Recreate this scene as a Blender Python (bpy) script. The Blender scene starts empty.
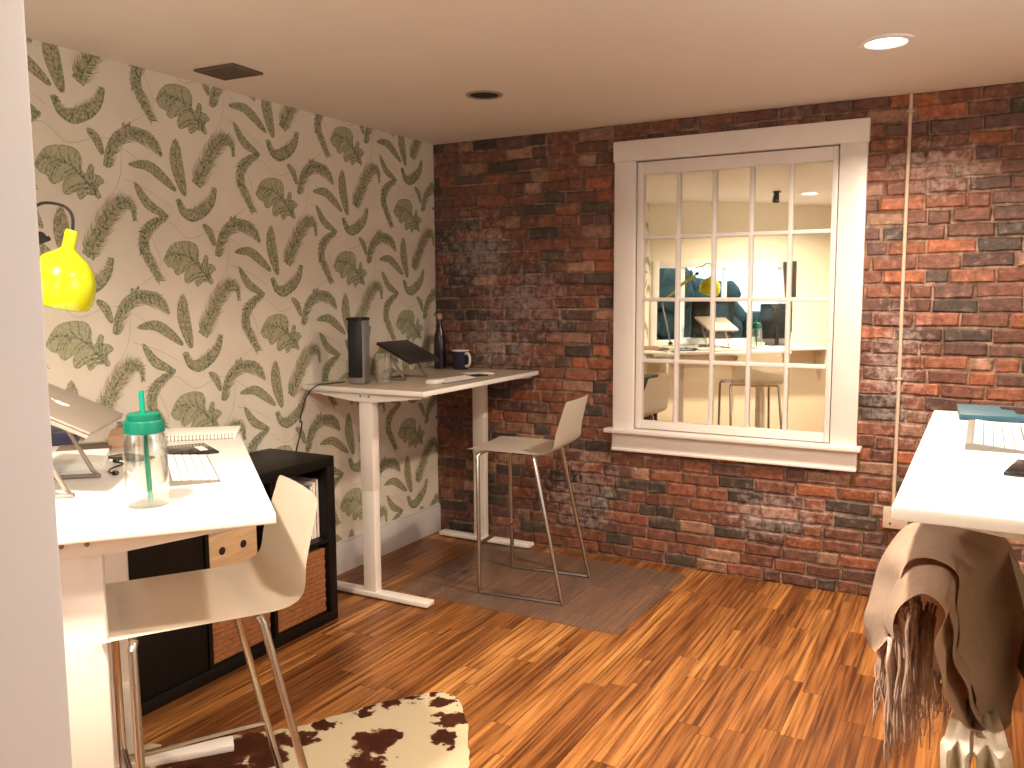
import bpy, bmesh, math, random
from mathutils import Vector, Matrix
random.seed(7)
R = math.radians
sc = bpy.context.scene
COL = sc.collection
H = 2.4
# ------------------------------------------------------------------ camera
cam = bpy.data.objects.new('camera', bpy.data.cameras.new('camera'))
COL.objects.link(cam)
CP = Vector((2.986, -4.395, 1.502)); yaw, pitch, roll = -.508, -.107, -.005
_f = Vector((math.sin(yaw)*math.cos(pitch), math.cos(yaw)*math.cos(pitch), math.sin(pitch)))
_r = Vector((math.cos(yaw), -math.sin(yaw), 0)); _u = _r.cross(_f)
_r2 = _r*math.cos(roll)+_u*math.sin(roll); _u2 = _u*math.cos(roll)-_r*math.sin(roll)
cam.matrix_world = Matrix(((_r2.x, _u2.x, -_f.x, CP.x), (_r2.y, _u2.y, -_f.y, CP.y), (_r2.z, _u2.z, -_f.z, CP.z), (0, 0, 0, 1)))
cam.data.sensor_width = 36; cam.data.lens = 848.84/1024*36; cam.data.clip_start = .05
sc.camera = cam
# ------------------------------------------------------------------ world (dusk outside the window), exposure
w = bpy.data.worlds.new('world'); sc.world = w; w.use_nodes = True
wn = w.node_tree.nodes; wl = w.node_tree.links
bg = wn['Background']; bg.inputs[0].default_value = (.50, .74, .90, 1); bg.inputs[1].default_value = 4.2
sc.view_settings.view_transform = 'Standard'; sc.view_settings.look = 'None'
sc.view_settings.exposure = -0.08; sc.view_settings.gamma = 1; sc.view_settings.use_curve_mapping = False
sc.cycles.max_bounces = 8; sc.cycles.diffuse_bounces = 5; sc.cycles.glossy_bounces = 4
sc.cycles.transmission_bounces = 6; sc.cycles.transparent_max_bounces = 8
sc.cycles.sample_clamp_indirect = 6; sc.cycles.caustics_reflective = False; sc.cycles.caustics_refractive = False
sc.cycles.use_denoising = True
LAMP_W = 50.0
LAMP_COL = (1.0, .81, .62)
DOWNLIGHTS = [(2.625, -.95, 1.0), (2.62, -2.75, 1.0), (1.53, -3.75, 1.7)]

# ------------------------------------------------------------------ materials
def mat(name, col, rough=.5, metal=0, noise=0, nscale=20, bump=0, bscale=200, spec=.5, coat=0, stretch=None, trans=0, ior=1.45, sheen=0, alpha=1):
    m = bpy.data.materials.new(name); m.use_nodes = True
    nt = m.node_tree; b = nt.nodes['Principled BSDF']
    b.inputs['Base Color'].default_value = (*col, 1); b.inputs['Roughness'].default_value = rough
    b.inputs['Metallic'].default_value = metal; b.inputs['Specular IOR Level'].default_value = spec
    b.inputs['Coat Weight'].default_value = coat; b.inputs['Transmission Weight'].default_value = trans
    b.inputs['IOR'].default_value = ior; b.inputs['Sheen Weight'].default_value = sheen; b.inputs['Alpha'].default_value = alpha
    tc = nt.nodes.new('ShaderNodeTexCoord'); src = tc.outputs['Object']
    if stretch:
        mp = nt.nodes.new('ShaderNodeMapping'); mp.inputs['Scale'].default_value = stretch
        nt.links.new(src, mp.inputs[0]); src = mp.outputs[0]
    if noise:
        n = nt.nodes.new('ShaderNodeTexNoise'); n.inputs['Scale'].default_value = nscale; n.inputs['Detail'].default_value = 4
        nt.links.new(src, n.inputs['Vector'])
        r = nt.nodes.new('ShaderNodeValToRGB'); nt.links.new(n.outputs['Fac'], r.inputs[0])
        r.color_ramp.elements[0].position = .3; r.color_ramp.elements[1].position = .7
        r.color_ramp.elements[0].color = (*[c*(1-noise) for c in col], 1)
        r.color_ramp.elements[1].color = (*[min(1, c*(1+noise)) for c in col], 1)
        nt.links.new(r.outputs[0], b.inputs['Base Color'])
    if bump:
        n2 = nt.nodes.new('ShaderNodeTexNoise'); n2.inputs['Scale'].default_value = bscale; n2.inputs['Detail'].default_value = 3
        nt.links.new(src, n2.inputs['Vector'])
        bp = nt.nodes.new('ShaderNodeBump'); bp.inputs['Strength'].default_value = bump; bp.inputs['Distance'].default_value = .002
        nt.links.new(n2.outputs['Fac'], bp.inputs['Height']); nt.links.new(bp.outputs[0], b.inputs['Normal'])
    return m
def emit(name, col, s):
    m = bpy.data.materials.new(name); m.use_nodes = True
    nt = m.node_tree; nt.nodes.remove(nt.nodes['Principled BSDF'])
    e = nt.nodes.new('ShaderNodeEmission'); e.inputs[0].default_value = (*col, 1); e.inputs[1].default_value = s
    nt.links.new(e.outputs[0], nt.nodes['Material Output'].inputs[0]); return m
MT = dict(
    beige=mat('beige_top', (.52, .42, .33), .35, noise=.05, nscale=8),
    ceiling=mat('ceiling_paint', (.78, .72, .66), .7, noise=.03, nscale=1.5, bump=.15, bscale=60),
    wall=mat('cream_wall_paint', (.82, .76, .62), .7, noise=.02, nscale=2, bump=.15, bscale=80),
    door=mat('white_door_paint', (.60, .59, .62), .5, noise=.02, nscale=3),
    trim=mat('white_trim_paint', (.80, .76, .74), .38, noise=.03, nscale=6, bump=.1, bscale=40),
    base=mat('baseboard_paint', (.66, .64, .66), .45, noise=.05, nscale=5),
    desk=mat('white_laminate', (.80, .79, .76), .35, noise=.02, nscale=8),
    deskmetal=mat('white_powder_metal', (.80, .76, .72), .4, noise=.02, nscale=10, bump=.1, bscale=500),
    stool=mat('cream_plastic', (.80, .75, .66), .33, noise=.02, nscale=6, bump=.05, bscale=300),
    chrome=mat('chrome', (.46, .41, .38), .24, 1, noise=.05, nscale=4),
    black=mat('black_brown_veneer', (.0045, .0035, .003), .5, spec=.3, noise=.3, nscale=8, stretch=(1, 8, 1)),
    blackp=mat('black_plastic', (.012, .012, .014), .35, noise=.2, nscale=30),
    dark=mat('dark_screen', (.01, .013, .014), .12, noise=.2, nscale=3),
    grey=mat('grey_plastic', (.22, .21, .20), .4, noise=.1, nscale=20),
    silver=mat('silver_aluminium', (.42, .37, .33), .38, .7, noise=.04, nscale=30),
    darkalu=mat('dark_aluminium', (.045, .042, .042), .38, .3, noise=.1, nscale=20),
    white=mat('white_plastic', (.82, .80, .76), .35, noise=.02, nscale=30),
    key=mat('white_key', (.88, .86, .82), .45, noise=.02, nscale=50),
    keygap=mat('keyboard_tray', (.17, .16, .14), .5, .2, noise=.05, nscale=20),
    paper=mat('paper', (.86, .84, .78), .8, noise=.03, nscale=20),
    tan=mat('tan_card', (.62, .40, .26), .7, noise=.08, nscale=12),
    navy=mat('navy_plastic', (.02, .02, .05), .4, noise=.1, nscale=20),
    yellow=mat('yellow_enamel', (.50, .51, .01), .18, noise=.02, nscale=5, coat=.5),
    green=mat('green_plastic', (.0, .12, .078), .35, noise=.05, nscale=20),
    strawg=mat('green_straw', (.0, .25, .17), .3, noise=.05, nscale=20),
    
    pine=mat('pine_wood', (.62, .42, .24), .6, noise=.15, nscale=6, stretch=(1, 1, 12)),
    hole=mat('dark_hole', (.02, .01, .01), .8, noise=.2, nscale=10),
    basket=mat('woven_rattan', (.30, .12, .045), .7, noise=.35, nscale=45, stretch=(1, 1, 3), bump=.6, bscale=120),
    bottle=mat('dark_purple_glass', (.02, .008, .018), .15, noise=.2, nscale=10, coat=.4),
    pink=mat('pink_cap', (.5, .30, .28), .4, noise=.1, nscale=20),
    vent=mat('brown_vent_metal', (.13, .095, .065), .6, noise=.1, nscale=10),
    pipe=mat('painted_conduit', (.60, .48, .38), .45, noise=.08, nscale=20),
    blanket=mat('taupe_wool', (.52, .38, .29), .9, noise=.06, nscale=60, bump=.5, bscale=500, sheen=.1),
    fringe=mat('taupe_fringe', (.52, .39, .33), .9, noise=.15, nscale=90),
    cream=mat('cream_cotton', (.82, .77, .68), .9, noise=.05, nscale=30, bump=.3, bscale=300),
    olive=mat('grey_green_cloth', (.24, .245, .19), .85, noise=.1, nscale=30, bump=.3, bscale=300),
    blue=mat('blue_cover', (.022, .085, .12), .5, noise=.15, nscale=30),
    copper=mat('bare_copper', (.4, .2, .1), .3, .8, noise=.1, nscale=10),
    curtain=mat('grey_curtain', (.16, .14, .14), .9, noise=.1, nscale=20),
    leafy=mat('dark_foliage', (.028, .036, .032), .8, noise=.5, nscale=9),
    plant=mat('plant_leaf', (.06, .13, .03), .6, noise=.3, nscale=9),
    mag=mat('magazine_covers', (.45, .30, .28), .5, noise=.5, nscale=22),
    lens=emit('lamp_lens', (1.0, .90, .74), 12.0),
)
def thin_glass():
    m = bpy.data.materials.new('clear_glass'); m.use_nodes = True; nt = m.node_tree; N = nt.nodes; Lk = nt.links; N.remove(N['Principled BSDF'])
    tr = N.new('ShaderNodeBsdfTransparent'); tr.inputs[0].default_value = (.93, .94, .93, 1)
    gl = N.new('ShaderNodeBsdfGlossy'); gl.inputs[0].default_value = (.9, .9, .9, 1); gl.inputs['Roughness'].default_value = .04
    lw = N.new('ShaderNodeLayerWeight'); lw.inputs[0].default_value = .25
    mr = N.new('ShaderNodeMapRange'); Lk.new(lw.outputs['Facing'], mr.inputs[0]); mr.inputs[3].default_value = .09; mr.inputs[4].default_value = .7
    mx = N.new('ShaderNodeMixShader'); Lk.new(mr.outputs[0], mx.inputs[0]); Lk.new(tr.outputs[0], mx.inputs[1]); Lk.new(gl.outputs[0], mx.inputs[2])
    Lk.new(mx.outputs[0], N['Material Output'].inputs[0]); return m
MT['glass'] = thin_glass()
# ------------------------------------------------------------------ mesh helpers
class MB:
    def __init__(s): s.bm = bmesh.new()
    def box(s, x0, y0, z0, x1, y1, z1, bev=0, M=None, seg=2):
        r = bmesh.ops.create_cube(s.bm, size=1); vs = r['verts']
        T = Matrix.Translation(((x0+x1)/2, (y0+y1)/2, (z0+z1)/2)) @ Matrix.Diagonal((abs(x1-x0), abs(y1-y0), abs(z1-z0), 1))
        bmesh.ops.transform(s.bm, matrix=T, verts=vs)
        if bev:
            es = list({e for v in vs for e in v.link_edges})
            o = bmesh.ops.bevel(s.bm, geom=es, offset=bev, segments=seg, affect='EDGES', profile=.5)
            vs = list({v for f in o['faces'] for v in f.verts} | {v for v in vs if v.is_valid})
        if M: bmesh.ops.transform(s.bm, matrix=M, verts=vs)
        return s
    def tube(s, pts, r, n=10, cap=True, squash=None):
        pts = [Vector(p) for p in pts]; rings = []
        rs = r if isinstance(r, (list, tuple)) else [r]*len(pts)
        up = Vector((0, 0, 1)); prev = None
        for i, p in enumerate(pts):
            t = (pts[min(i+1, len(pts)-1)]-pts[max(i-1, 0)]).normalized()
            if prev is None:
                a = t.cross(up)
                if a.length < 1e-3: a = t.cross(Vector((0, 1, 0)))
                a.normalize()
            else:
                a = (prev - t*prev.dot(t)).normalized()
            prev = a; b = t.cross(a)
            rings.append([s.bm.verts.new(p+(a*math.cos(2*math.pi*k/n)+b*math.sin(2*math.pi*k/n))*rs[i]) for k in range(n)])
        for i in range(len(rings)-1):
            for k in range(n): s.bm.faces.new((rings[i][k], rings[i][(k+1) % n], rings[i+1][(k+1) % n], rings[i+1][k]))
        if cap:
            s.bm.faces.new(rings[0][::-1]); s.bm.faces.new(rings[-1])
        return s
    def lathe(s, prof, c=(0, 0, 0), n=32, M=None, close=False):
        rings = []; c = Vector(c)
        for r, z in prof:
            if r < 1e-6: rings.append([s.bm.verts.new(c+Vector((0, 0, z)))])
            else: rings.append([s.bm.verts.new(c+Vector((r*math.cos(2*math.pi*k/n), r*math.sin(2*math.pi*k/n), z))) for k in range(n)])
        seq = list(range(len(rings))) + ([0] if close else [])
        for i, j in zip(seq[:-1], seq[1:]):
            A, B = rings[i], rings[j]
            for k in range(n):
                k2 = (k+1) % n
                if len(A) == 1 and len(B) == 1: continue
                if len(A) == 1: s.bm.faces.new((A[0], B[k2], B[k]))
                elif len(B) == 1: s.bm.faces.new((A[k], A[k2], B[0]))
                else: s.bm.faces.new((A[k], A[k2], B[k2], B[k]))
        if M: bmesh.ops.transform(s.bm, matrix=M, verts=[v for r in rings for v in r])
        return s
    def grid(s, rows, thick=0):
        n0 = len(s.bm.faces); V = [[s.bm.verts.new(Vector(p)) for p in row] for row in rows]
        fs = []
        for i in range(len(V)-1):
            for j in range(len(V[0])-1):
                fs.append(s.bm.faces.new((V[i][j], V[i+1][j], V[i+1][j+1], V[i][j+1])))
        if thick: bmesh.ops.solidify(s.bm, geom=fs, thickness=thick)
        return s
    def prism(s, pts, z0, z1):
        a = [s.bm.verts.new((x, y, z0)) for x, y in pts]; b = [s.bm.verts.new((x, y, z1)) for x, y in pts]
        s.bm.faces.new(a[::-1]); s.bm.faces.new(b); n = len(pts)
        for k in range(n): s.bm.faces.new((a[k], a[(k+1) % n], b[(k+1) % n], b[k]))
        return s
    def build(s, name, m, parent=None, smooth=True, ang=35, recalc=True):
        if recalc: bmesh.ops.recalc_face_normals(s.bm, faces=s.bm.faces)
        me = bpy.data.meshes.new(name); s.bm.to_mesh(me); s.bm.free()
        for mm in (m if isinstance(m, (list, tuple)) else [m]): me.materials.append(mm)
        if smooth:
            me.polygons.foreach_set('use_smooth', [True]*len(me.polygons))
            me.set_sharp_from_angle(angle=R(ang))
        o = bpy.data.objects.new(name, me); COL.objects.link(o)
        if parent: o.parent = parent
        return o
def tag(o, label=None, cat=None, group=None, kind=None):
    if label: o['label'] = label
    if cat: o['category'] = cat
    if group: o['group'] = group
    if kind: o['kind'] = kind
    return o
def thing(name, loc, rz, label, cat, group=None):
    o = bpy.data.objects.new(name, None); COL.objects.link(o); o.empty_display_size = .05
    o.location = loc; o.rotation_euler = (0, 0, rz); return tag(o, label, cat, group)
def struct(o): o['kind'] = 'structure'; return o
def smoothpts(pts, n=6):
    P = [Vector(p) for p in pts]; out = []
    for i in range(len(P)-1):
        p0 = P[max(i-1, 0)]; p1 = P[i]; p2 = P[i+1]; p3 = P[min(i+2, len(P)-1)]
        for k in range(n):
            t = k/n
            out.append(.5*((2*p1)+(p2-p0)*t+(2*p0-5*p1+4*p2-p3)*t*t+(3*p1-p0-3*p2+p3)*t**3))
    out.append(P[-1]); return out
def copy_tree(o, parent=None):
    c = o.copy(); COL.objects.link(c)
    if parent: c.parent = parent
    for ch in list(o.children): copy_tree(ch, c)
    return c

# ------------------------------------------------------------------ structure
XR = 3.75
DW = Vector((.772, -.636, 0)).normalized()        # direction of the diagonal wall
D0 = Vector((0, -3.802, 0))
def diag(s, out=0, z=0):                         # point on the diagonal wall, out = metres into the room
    n = Vector((-DW.y, DW.x, 0)); return D0+DW*s+n*out+Vector((0, 0, z))
# floor planks
def make_floor():
    bm = bmesh.new(); lay = bm.loops.layers.float_color.new('Col')
    x = -.05; wdt = .083
    while x < XR+.05:
        y = -6.1-random.random()*.8
        while y < .05:
            L = random.choice([.28, .4, .55, .7, .9, 1.1])*random.uniform(.9, 1.1)
            g = .0006
            a, b, c, d = (x+g, y+g), (x+wdt-g, y+g), (x+wdt-g, min(y+L, .05)-g), (x+g, min(y+L, .05)-g)
            f = bm.faces.new([bm.verts.new((p[0], p[1], 0)) for p in (a, b, c, d)])
            col = (random.random(), random.random(), random.random(), 1)
            for l in f.loops: l[lay] = col
            y += L
        x += wdt
    # slab under the strips
    nn = Vector((-DW.y, DW.x, 0))
    bmesh.ops.bisect_plane(bm, geom=bm.verts[:]+bm.edges[:]+bm.faces[:], plane_co=D0-nn*.1, plane_no=-nn, clear_outer=True)
    r = bmesh.ops.create_cube(bm, size=1)
    bmesh.ops.transform(bm, matrix=Matrix.Translation((XR/2, -3.0, -.0515)) @ Matrix.Diagonal((XR+.1, 6.2, .1, 1)), verts=r['verts'])
    for v in r['verts']:
        for f in v.link_faces: f.material_index = 1
    me = bpy.data.meshes.new('floor'); bm.to_mesh(me); bm.free()
    m = bpy.data.materials.new('strip_wood_floor'); m.use_nodes = True; nt = m.node_tree; N = nt.nodes; Lk = nt.links
    b = N['Principled BSDF']
    at = N.new('ShaderNodeAttribute'); at.attribute_name = 'Col'
    sep = N.new('ShaderNodeSeparateColor'); Lk.new(at.outputs['Color'], sep.inputs[0])
    tc = N.new('ShaderNodeTexCoord')
    off = N.new('ShaderNodeVectorMath'); off.operation = 'MULTIPLY_ADD'
    Lk.new(at.outputs['Color'], off.inputs[0]); off.inputs[1].default_value = (13, 7, 11); Lk.new(tc.outputs['Object'], off.inputs[2])
    mp = N.new('ShaderNodeMapping'); mp.inputs['Scale'].default_value = (70, 2.2, 1); Lk.new(off.outputs[0], mp.inputs[0])
    n1 = N.new('ShaderNodeTexNoise'); n1.inputs['Scale'].default_value = 1; n1.inputs['Detail'].default_value = 5; n1.inputs['Distortion'].default_value = .3
    Lk.new(mp.outputs[0], n1.inputs['Vector'])
    mp2 = N.new('ShaderNodeMapping'); mp2.inputs['Scale'].default_value = (7, 1.0, 1); Lk.new(off.outputs[0], mp2.inputs[0])
    n2 = N.new('ShaderNodeTexNoise'); n2.inputs['Scale'].default_value = 1; n2.inputs['Detail'].default_value = 3; Lk.new(mp2.outputs[0], n2.inputs['Vector'])
    base = N.new('ShaderNodeValToRGB'); cr = base.color_ramp
    cr.elements[0].position = 0; cr.elements[0].color = (.135, .044, .012, 1)
    cr.elements[1].position = 1; cr.elements[1].color = (.42, .195, .058, 1)
    e = cr.elements.new(.35); e.color = (.21, .078, .021, 1)
    e = cr.elements.new(.7); e.color = (.295, .117, .031, 1)
    add = N.new('ShaderNodeMath'); add.operation = 'MULTIPLY_ADD'; Lk.new(n2.outputs['Fac'], add.inputs[0]); add.inputs[1].default_value = .7; 
    s2 = N.new('ShaderNodeMath'); s2.operation = 'MULTIPLY_ADD'; Lk.new(sep.outputs[0], s2.inputs[0]); s2.inputs[1].default_value = .75; s2.inputs[2].default_value = -.24
    Lk.new(s2.outputs[0], add.inputs[2]); Lk.new(add.outputs[0], base.inputs[0])
    gr = N.new('ShaderNodeValToRGB'); Lk.new(n1.outputs['Fac'], gr.inputs[0])
    gr.color_ramp.elements[0].position = .34; gr.color_ramp.elements[0].color = (.42, .34, .28, 1)
    gr.color_ramp.elements[1].position = .66; gr.color_ramp.elements[1].color = (1.6, 1.7, 1.85, 1)
    e = gr.color_ramp.elements.new(.5); e.color = (1, 1, 1, 1)
    mx = N.new('ShaderNodeMix'); mx.data_type = 'RGBA'; mx.blend_type = 'MULTIPLY'; mx.inputs[0].default_value = 1
    Lk.new(base.outputs[0], mx.inputs[6]); Lk.new(gr.outputs[0], mx.inputs[7])
    Lk.new(mx.outputs[2], b.inputs['Base Color'])
    b.inputs['Roughness'].default_value = .36; b.inputs['Specular IOR Level'].default_value = .4
    bp = N.new('ShaderNodeBump'); bp.inputs['Strength'].default_value = .12; bp.inputs['Distance'].default_value = .002
    Lk.new(n1.outputs['Fac'], bp.inputs['Height']); Lk.new(bp.outputs[0], b.inputs['Normal'])
    me.materials.append(m); me.materials.append(MT['hole'])
    o = bpy.data.objects.new('floor', me); COL.objects.link(o); struct(o)
make_floor()
FOOT = [(-.1, .25), (-.1, -3.90), (2.1, -5.72), (2.1, -6.1), (XR+.1, -6.1), (XR+.1, .25)]
struct(MB().prism(FOOT, H, H+.1).build('ceiling', MT['ceiling'], smooth=False))

# brick wall ---------------------------------------------------------------
WX0, WX1, WZ0, WZ1 = 1.225, 2.44, .66, 2.285      # hole behind the casing
def make_brick():
    bm = bmesh.new(); lay = bm.loops.layers.float_color.new('Col')
    rnd = random.Random(11)
    def brick(x0, x1, z0, z1):
        if x1-x0 < .012 or z1-z0 < .01: return
        c = .007; yf = -.001-rnd.random()*.0065; tilt = rnd.uniform(-.002, .002)
        j = lambda a=.0034: rnd.uniform(-a, a)
        out = [(x0+j(), z0+j()), (x1+j(), z0+j()), (x1+j(), z1+j()), (x0+j(), z1+j())]
        # midpoints for ragged edges
        O = []
        for k in range(4):
            p, q = out[k], out[(k+1) % 4]; O.append(p)
            for t in ((.33, .67) if k % 2 == 0 else (.5,)): O.append((p[0]+(q[0]-p[0])*t+j(.0026), p[1]+(q[1]-p[1])*t+j(.0030)))
        cx, cz = (x0+x1)/2, (z0+z1)/2
        def ins(p, d): return (p[0]-math.copysign(min(d, abs(p[0]-cx)*.6), p[0]-cx), p[1]-math.copysign(min(d, abs(p[1]-cz)*.6), p[1]-cz))
        A = [bm.verts.new((p[0], .012, p[1])) for p in O]
        B = [bm.verts.new((p[0], yf+.006, p[1])) for p in O]
        C = [bm.verts.new((ins(p, c)[0], yf+tilt*(p[0]-cx)/.1, ins(p, c)[1])) for p in O]
        n = len(O); fs = []
        for k in range(n):
            k2 = (k+1) % n
            fs.append(bm.faces.new((A[k], A[k2], B[k2], B[k]))); fs.append(bm.faces.new((B[k], B[k2], C[k2], C[k])))
        fs.append(bm.faces.new(C))
        u = rnd.random(); k = rnd.uniform(.75, 1.2)
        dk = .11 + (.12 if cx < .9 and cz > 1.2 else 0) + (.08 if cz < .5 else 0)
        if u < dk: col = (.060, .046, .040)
        elif u < dk+.30: col = (.135, .060, .043)
        elif u < dk+.55: col = (.185, .075, .048)
        elif u < dk+.70: col = (.105, .056, .048)
        elif u < dk+.78: col = (.25, .15, .11)
        else: col = (.245, .088, .045)
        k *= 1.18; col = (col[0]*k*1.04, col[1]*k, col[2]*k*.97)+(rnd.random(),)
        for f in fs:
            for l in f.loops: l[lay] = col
    ch = .0667; z = .008; row = 0
    while z < H-.01:
        z1 = min(z+ch-.0075-rnd.random()*.002, H); x = -rnd.random()*.2
        header_row = (row % 6 == 4)
        while x < XR+.02:
            L = rnd.uniform(.085, .10) if (rnd.random() < (.5 if header_row else .24)) else rnd.uniform(.15, .205)
            x0, x1 = max(x, 0), min(x+L, XR)
            wav = .006*math.sin(x*1.9+row*.28)+rnd.uniform(-.003, .003)
            za, zb = z+wav, z1+wav
            spans = [(x0, x1)]
            if zb > WZ0+.02 and za < WZ1-.02:
                spans = []
                if x0 < WX0: spans.append((x0, min(x1, WX0)))
                if x1 > WX1: spans.append((max(x0, WX1), x1))
            for s0, s1 in spans: brick(s0, s1, za, min(zb, H-.001))
            x += L+rnd.uniform(.006, .011)
        z += ch; row += 1
    nb = len(bm.faces)
    # mortar bed + wall body around the hole
    for (x0, z0, x1, z1) in ((-.1, -.1, WX0, H), (WX1, -.1, XR+.1, H), (WX0, -.1, WX1, WZ0), (WX0, WZ1, WX1, H)):
        r = bmesh.ops.create_cube(bm, size=1)
        bmesh.ops.transform(bm, matrix=Matrix.Translation(((x0+x1)/2, .004+.125, (z0+z1)/2)) @ Matrix.Diagonal((x1-x0, .25, z1-z0, 1)), verts=r['verts'])
        for v in r['verts']:
            for f in v.link_faces:
                f.material_index = 1
    me = bpy.data.meshes.new('wall_back')
    bmesh.ops.recalc_face_normals(bm, faces=bm.faces); bm.to_mesh(me); bm.free()
    def bmat(name, mortar):
        m = bpy.data.materials.new(name); m.use_nodes = True; nt = m.node_tree; N = nt.nodes; Lk = nt.links; b = N['Principled BSDF']
        tc = N.new('ShaderNodeTexCoord')
        n1 = N.new('ShaderNodeTexNoise'); n1.inputs['Scale'].default_value = 26; n1.inputs['Detail'].default_value = 9; n1.inputs['Roughness'].default_value = .72; Lk.new(tc.outputs['Object'], n1.inputs['Vector'])
        n2 = N.new('ShaderNodeTexNoise'); n2.inputs['Scale'].default_value = 3.2; n2.inputs['Detail'].default_value = 6; n2.inputs['Roughness'].default_value = .7; Lk.new(tc.outputs['Object'], n2.inputs['Vector'])
        n3 = N.new('ShaderNodeTexNoise'); n3.inputs['Scale'].default_value = 90; n3.inputs['Detail'].default_value = 4; Lk.new(tc.outputs['Object'], n3.inputs['Vector'])
        mul = N.new('ShaderNodeMix'); mul.data_type = 'RGBA'; mul.blend_type = 'MULTIPLY'; mul.inputs[0].default_value = 1
        r1 = N.new('ShaderNodeValToRGB'); Lk.new(n1.outputs['Fac'], r1.inputs[0])
        r1.color_ramp.elements[0].position = .32; r1.color_ramp.elements[0].color = (.34, .34, .36, 1)
        r1.color_ramp.elements[1].position = .70; r1.color_ramp.elements[1].color = (1.7, 1.6, 1.5, 1)
        if mortar:
            nm = N.new('ShaderNodeTexNoise'); nm.inputs['Scale'].default_value = 6; nm.inputs['Detail'].default_value = 6; Lk.new(tc.outputs['Object'], nm.inputs['Vector'])
            rm = N.new('ShaderNodeValToRGB'); Lk.new(nm.outputs['Fac'], rm.inputs[0])
            rm.color_ramp.elements[0].position = .38; rm.color_ramp.elements[0].color = (.14, .095, .072, 1); rm.color_ramp.elements[1].position = .66; rm.color_ramp.elements[1].color = (.34, .245, .19, 1)
            Lk.new(rm.outputs[0], mul.inputs[6])
        else:
            at = N.new('ShaderNodeAttribute'); at.attribute_name = 'Col'; Lk.new(at.outputs['Color'], mul.inputs[6])
        Lk.new(r1.outputs[0], mul.inputs[7])
        # lime bloom: speckle and patches; painted glare in the big one left of window
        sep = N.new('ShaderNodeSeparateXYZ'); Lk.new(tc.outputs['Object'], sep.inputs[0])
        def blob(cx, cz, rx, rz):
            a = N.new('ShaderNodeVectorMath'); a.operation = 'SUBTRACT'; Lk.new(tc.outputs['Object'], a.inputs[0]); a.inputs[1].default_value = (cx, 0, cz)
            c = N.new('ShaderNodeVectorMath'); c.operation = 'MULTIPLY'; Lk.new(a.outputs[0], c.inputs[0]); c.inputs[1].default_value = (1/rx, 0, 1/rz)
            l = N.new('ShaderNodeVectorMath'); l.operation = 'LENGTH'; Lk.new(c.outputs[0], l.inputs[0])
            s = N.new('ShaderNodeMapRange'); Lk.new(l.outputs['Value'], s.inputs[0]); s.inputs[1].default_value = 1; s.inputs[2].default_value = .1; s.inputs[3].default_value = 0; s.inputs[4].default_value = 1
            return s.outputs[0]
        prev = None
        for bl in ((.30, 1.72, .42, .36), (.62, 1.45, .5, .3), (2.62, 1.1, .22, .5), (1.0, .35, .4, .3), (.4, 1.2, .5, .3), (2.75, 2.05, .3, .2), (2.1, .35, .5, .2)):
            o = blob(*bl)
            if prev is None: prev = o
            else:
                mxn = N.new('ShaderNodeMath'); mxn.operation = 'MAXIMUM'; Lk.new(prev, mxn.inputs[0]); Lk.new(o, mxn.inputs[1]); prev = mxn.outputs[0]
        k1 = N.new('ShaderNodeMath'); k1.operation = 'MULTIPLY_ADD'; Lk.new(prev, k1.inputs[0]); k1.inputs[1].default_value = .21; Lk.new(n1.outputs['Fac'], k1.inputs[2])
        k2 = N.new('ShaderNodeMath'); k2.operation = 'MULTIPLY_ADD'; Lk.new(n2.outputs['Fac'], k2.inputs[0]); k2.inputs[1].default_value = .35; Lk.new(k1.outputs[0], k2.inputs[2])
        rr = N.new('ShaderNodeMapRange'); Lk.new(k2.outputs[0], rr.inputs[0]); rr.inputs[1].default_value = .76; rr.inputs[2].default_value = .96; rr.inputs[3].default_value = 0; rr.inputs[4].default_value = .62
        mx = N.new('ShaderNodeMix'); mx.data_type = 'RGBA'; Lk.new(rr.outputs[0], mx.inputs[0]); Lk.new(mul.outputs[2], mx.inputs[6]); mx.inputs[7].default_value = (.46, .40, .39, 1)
        Lk.new(mx.outputs[2], b.inputs['Base Color'])
        b.inputs['Roughness'].default_value = .85 if mortar else .42; b.inputs['Specular IOR Level'].default_value = .5
        bp = N.new('ShaderNodeBump'); bp.inputs['Strength'].default_value = 1.0; bp.inputs['Distance'].default_value = .006
        ad = N.new('ShaderNodeMath'); ad.operation = 'ADD'; Lk.new(n1.outputs['Fac'], ad.inputs[0])
        h = N.new('ShaderNodeMath'); h.operation = 'MULTIPLY'; Lk.new(n3.outputs['Fac'], h.inputs[0]); h.inputs[1].default_value = .35; Lk.new(h.outputs[0], ad.inputs[1])
        Lk.new(ad.outputs[0], bp.inputs['Height']); Lk.new(bp.outputs[0], b.inputs['Normal'])
        return m
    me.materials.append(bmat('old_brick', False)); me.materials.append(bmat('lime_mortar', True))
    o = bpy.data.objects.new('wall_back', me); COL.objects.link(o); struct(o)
make_brick()

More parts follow.
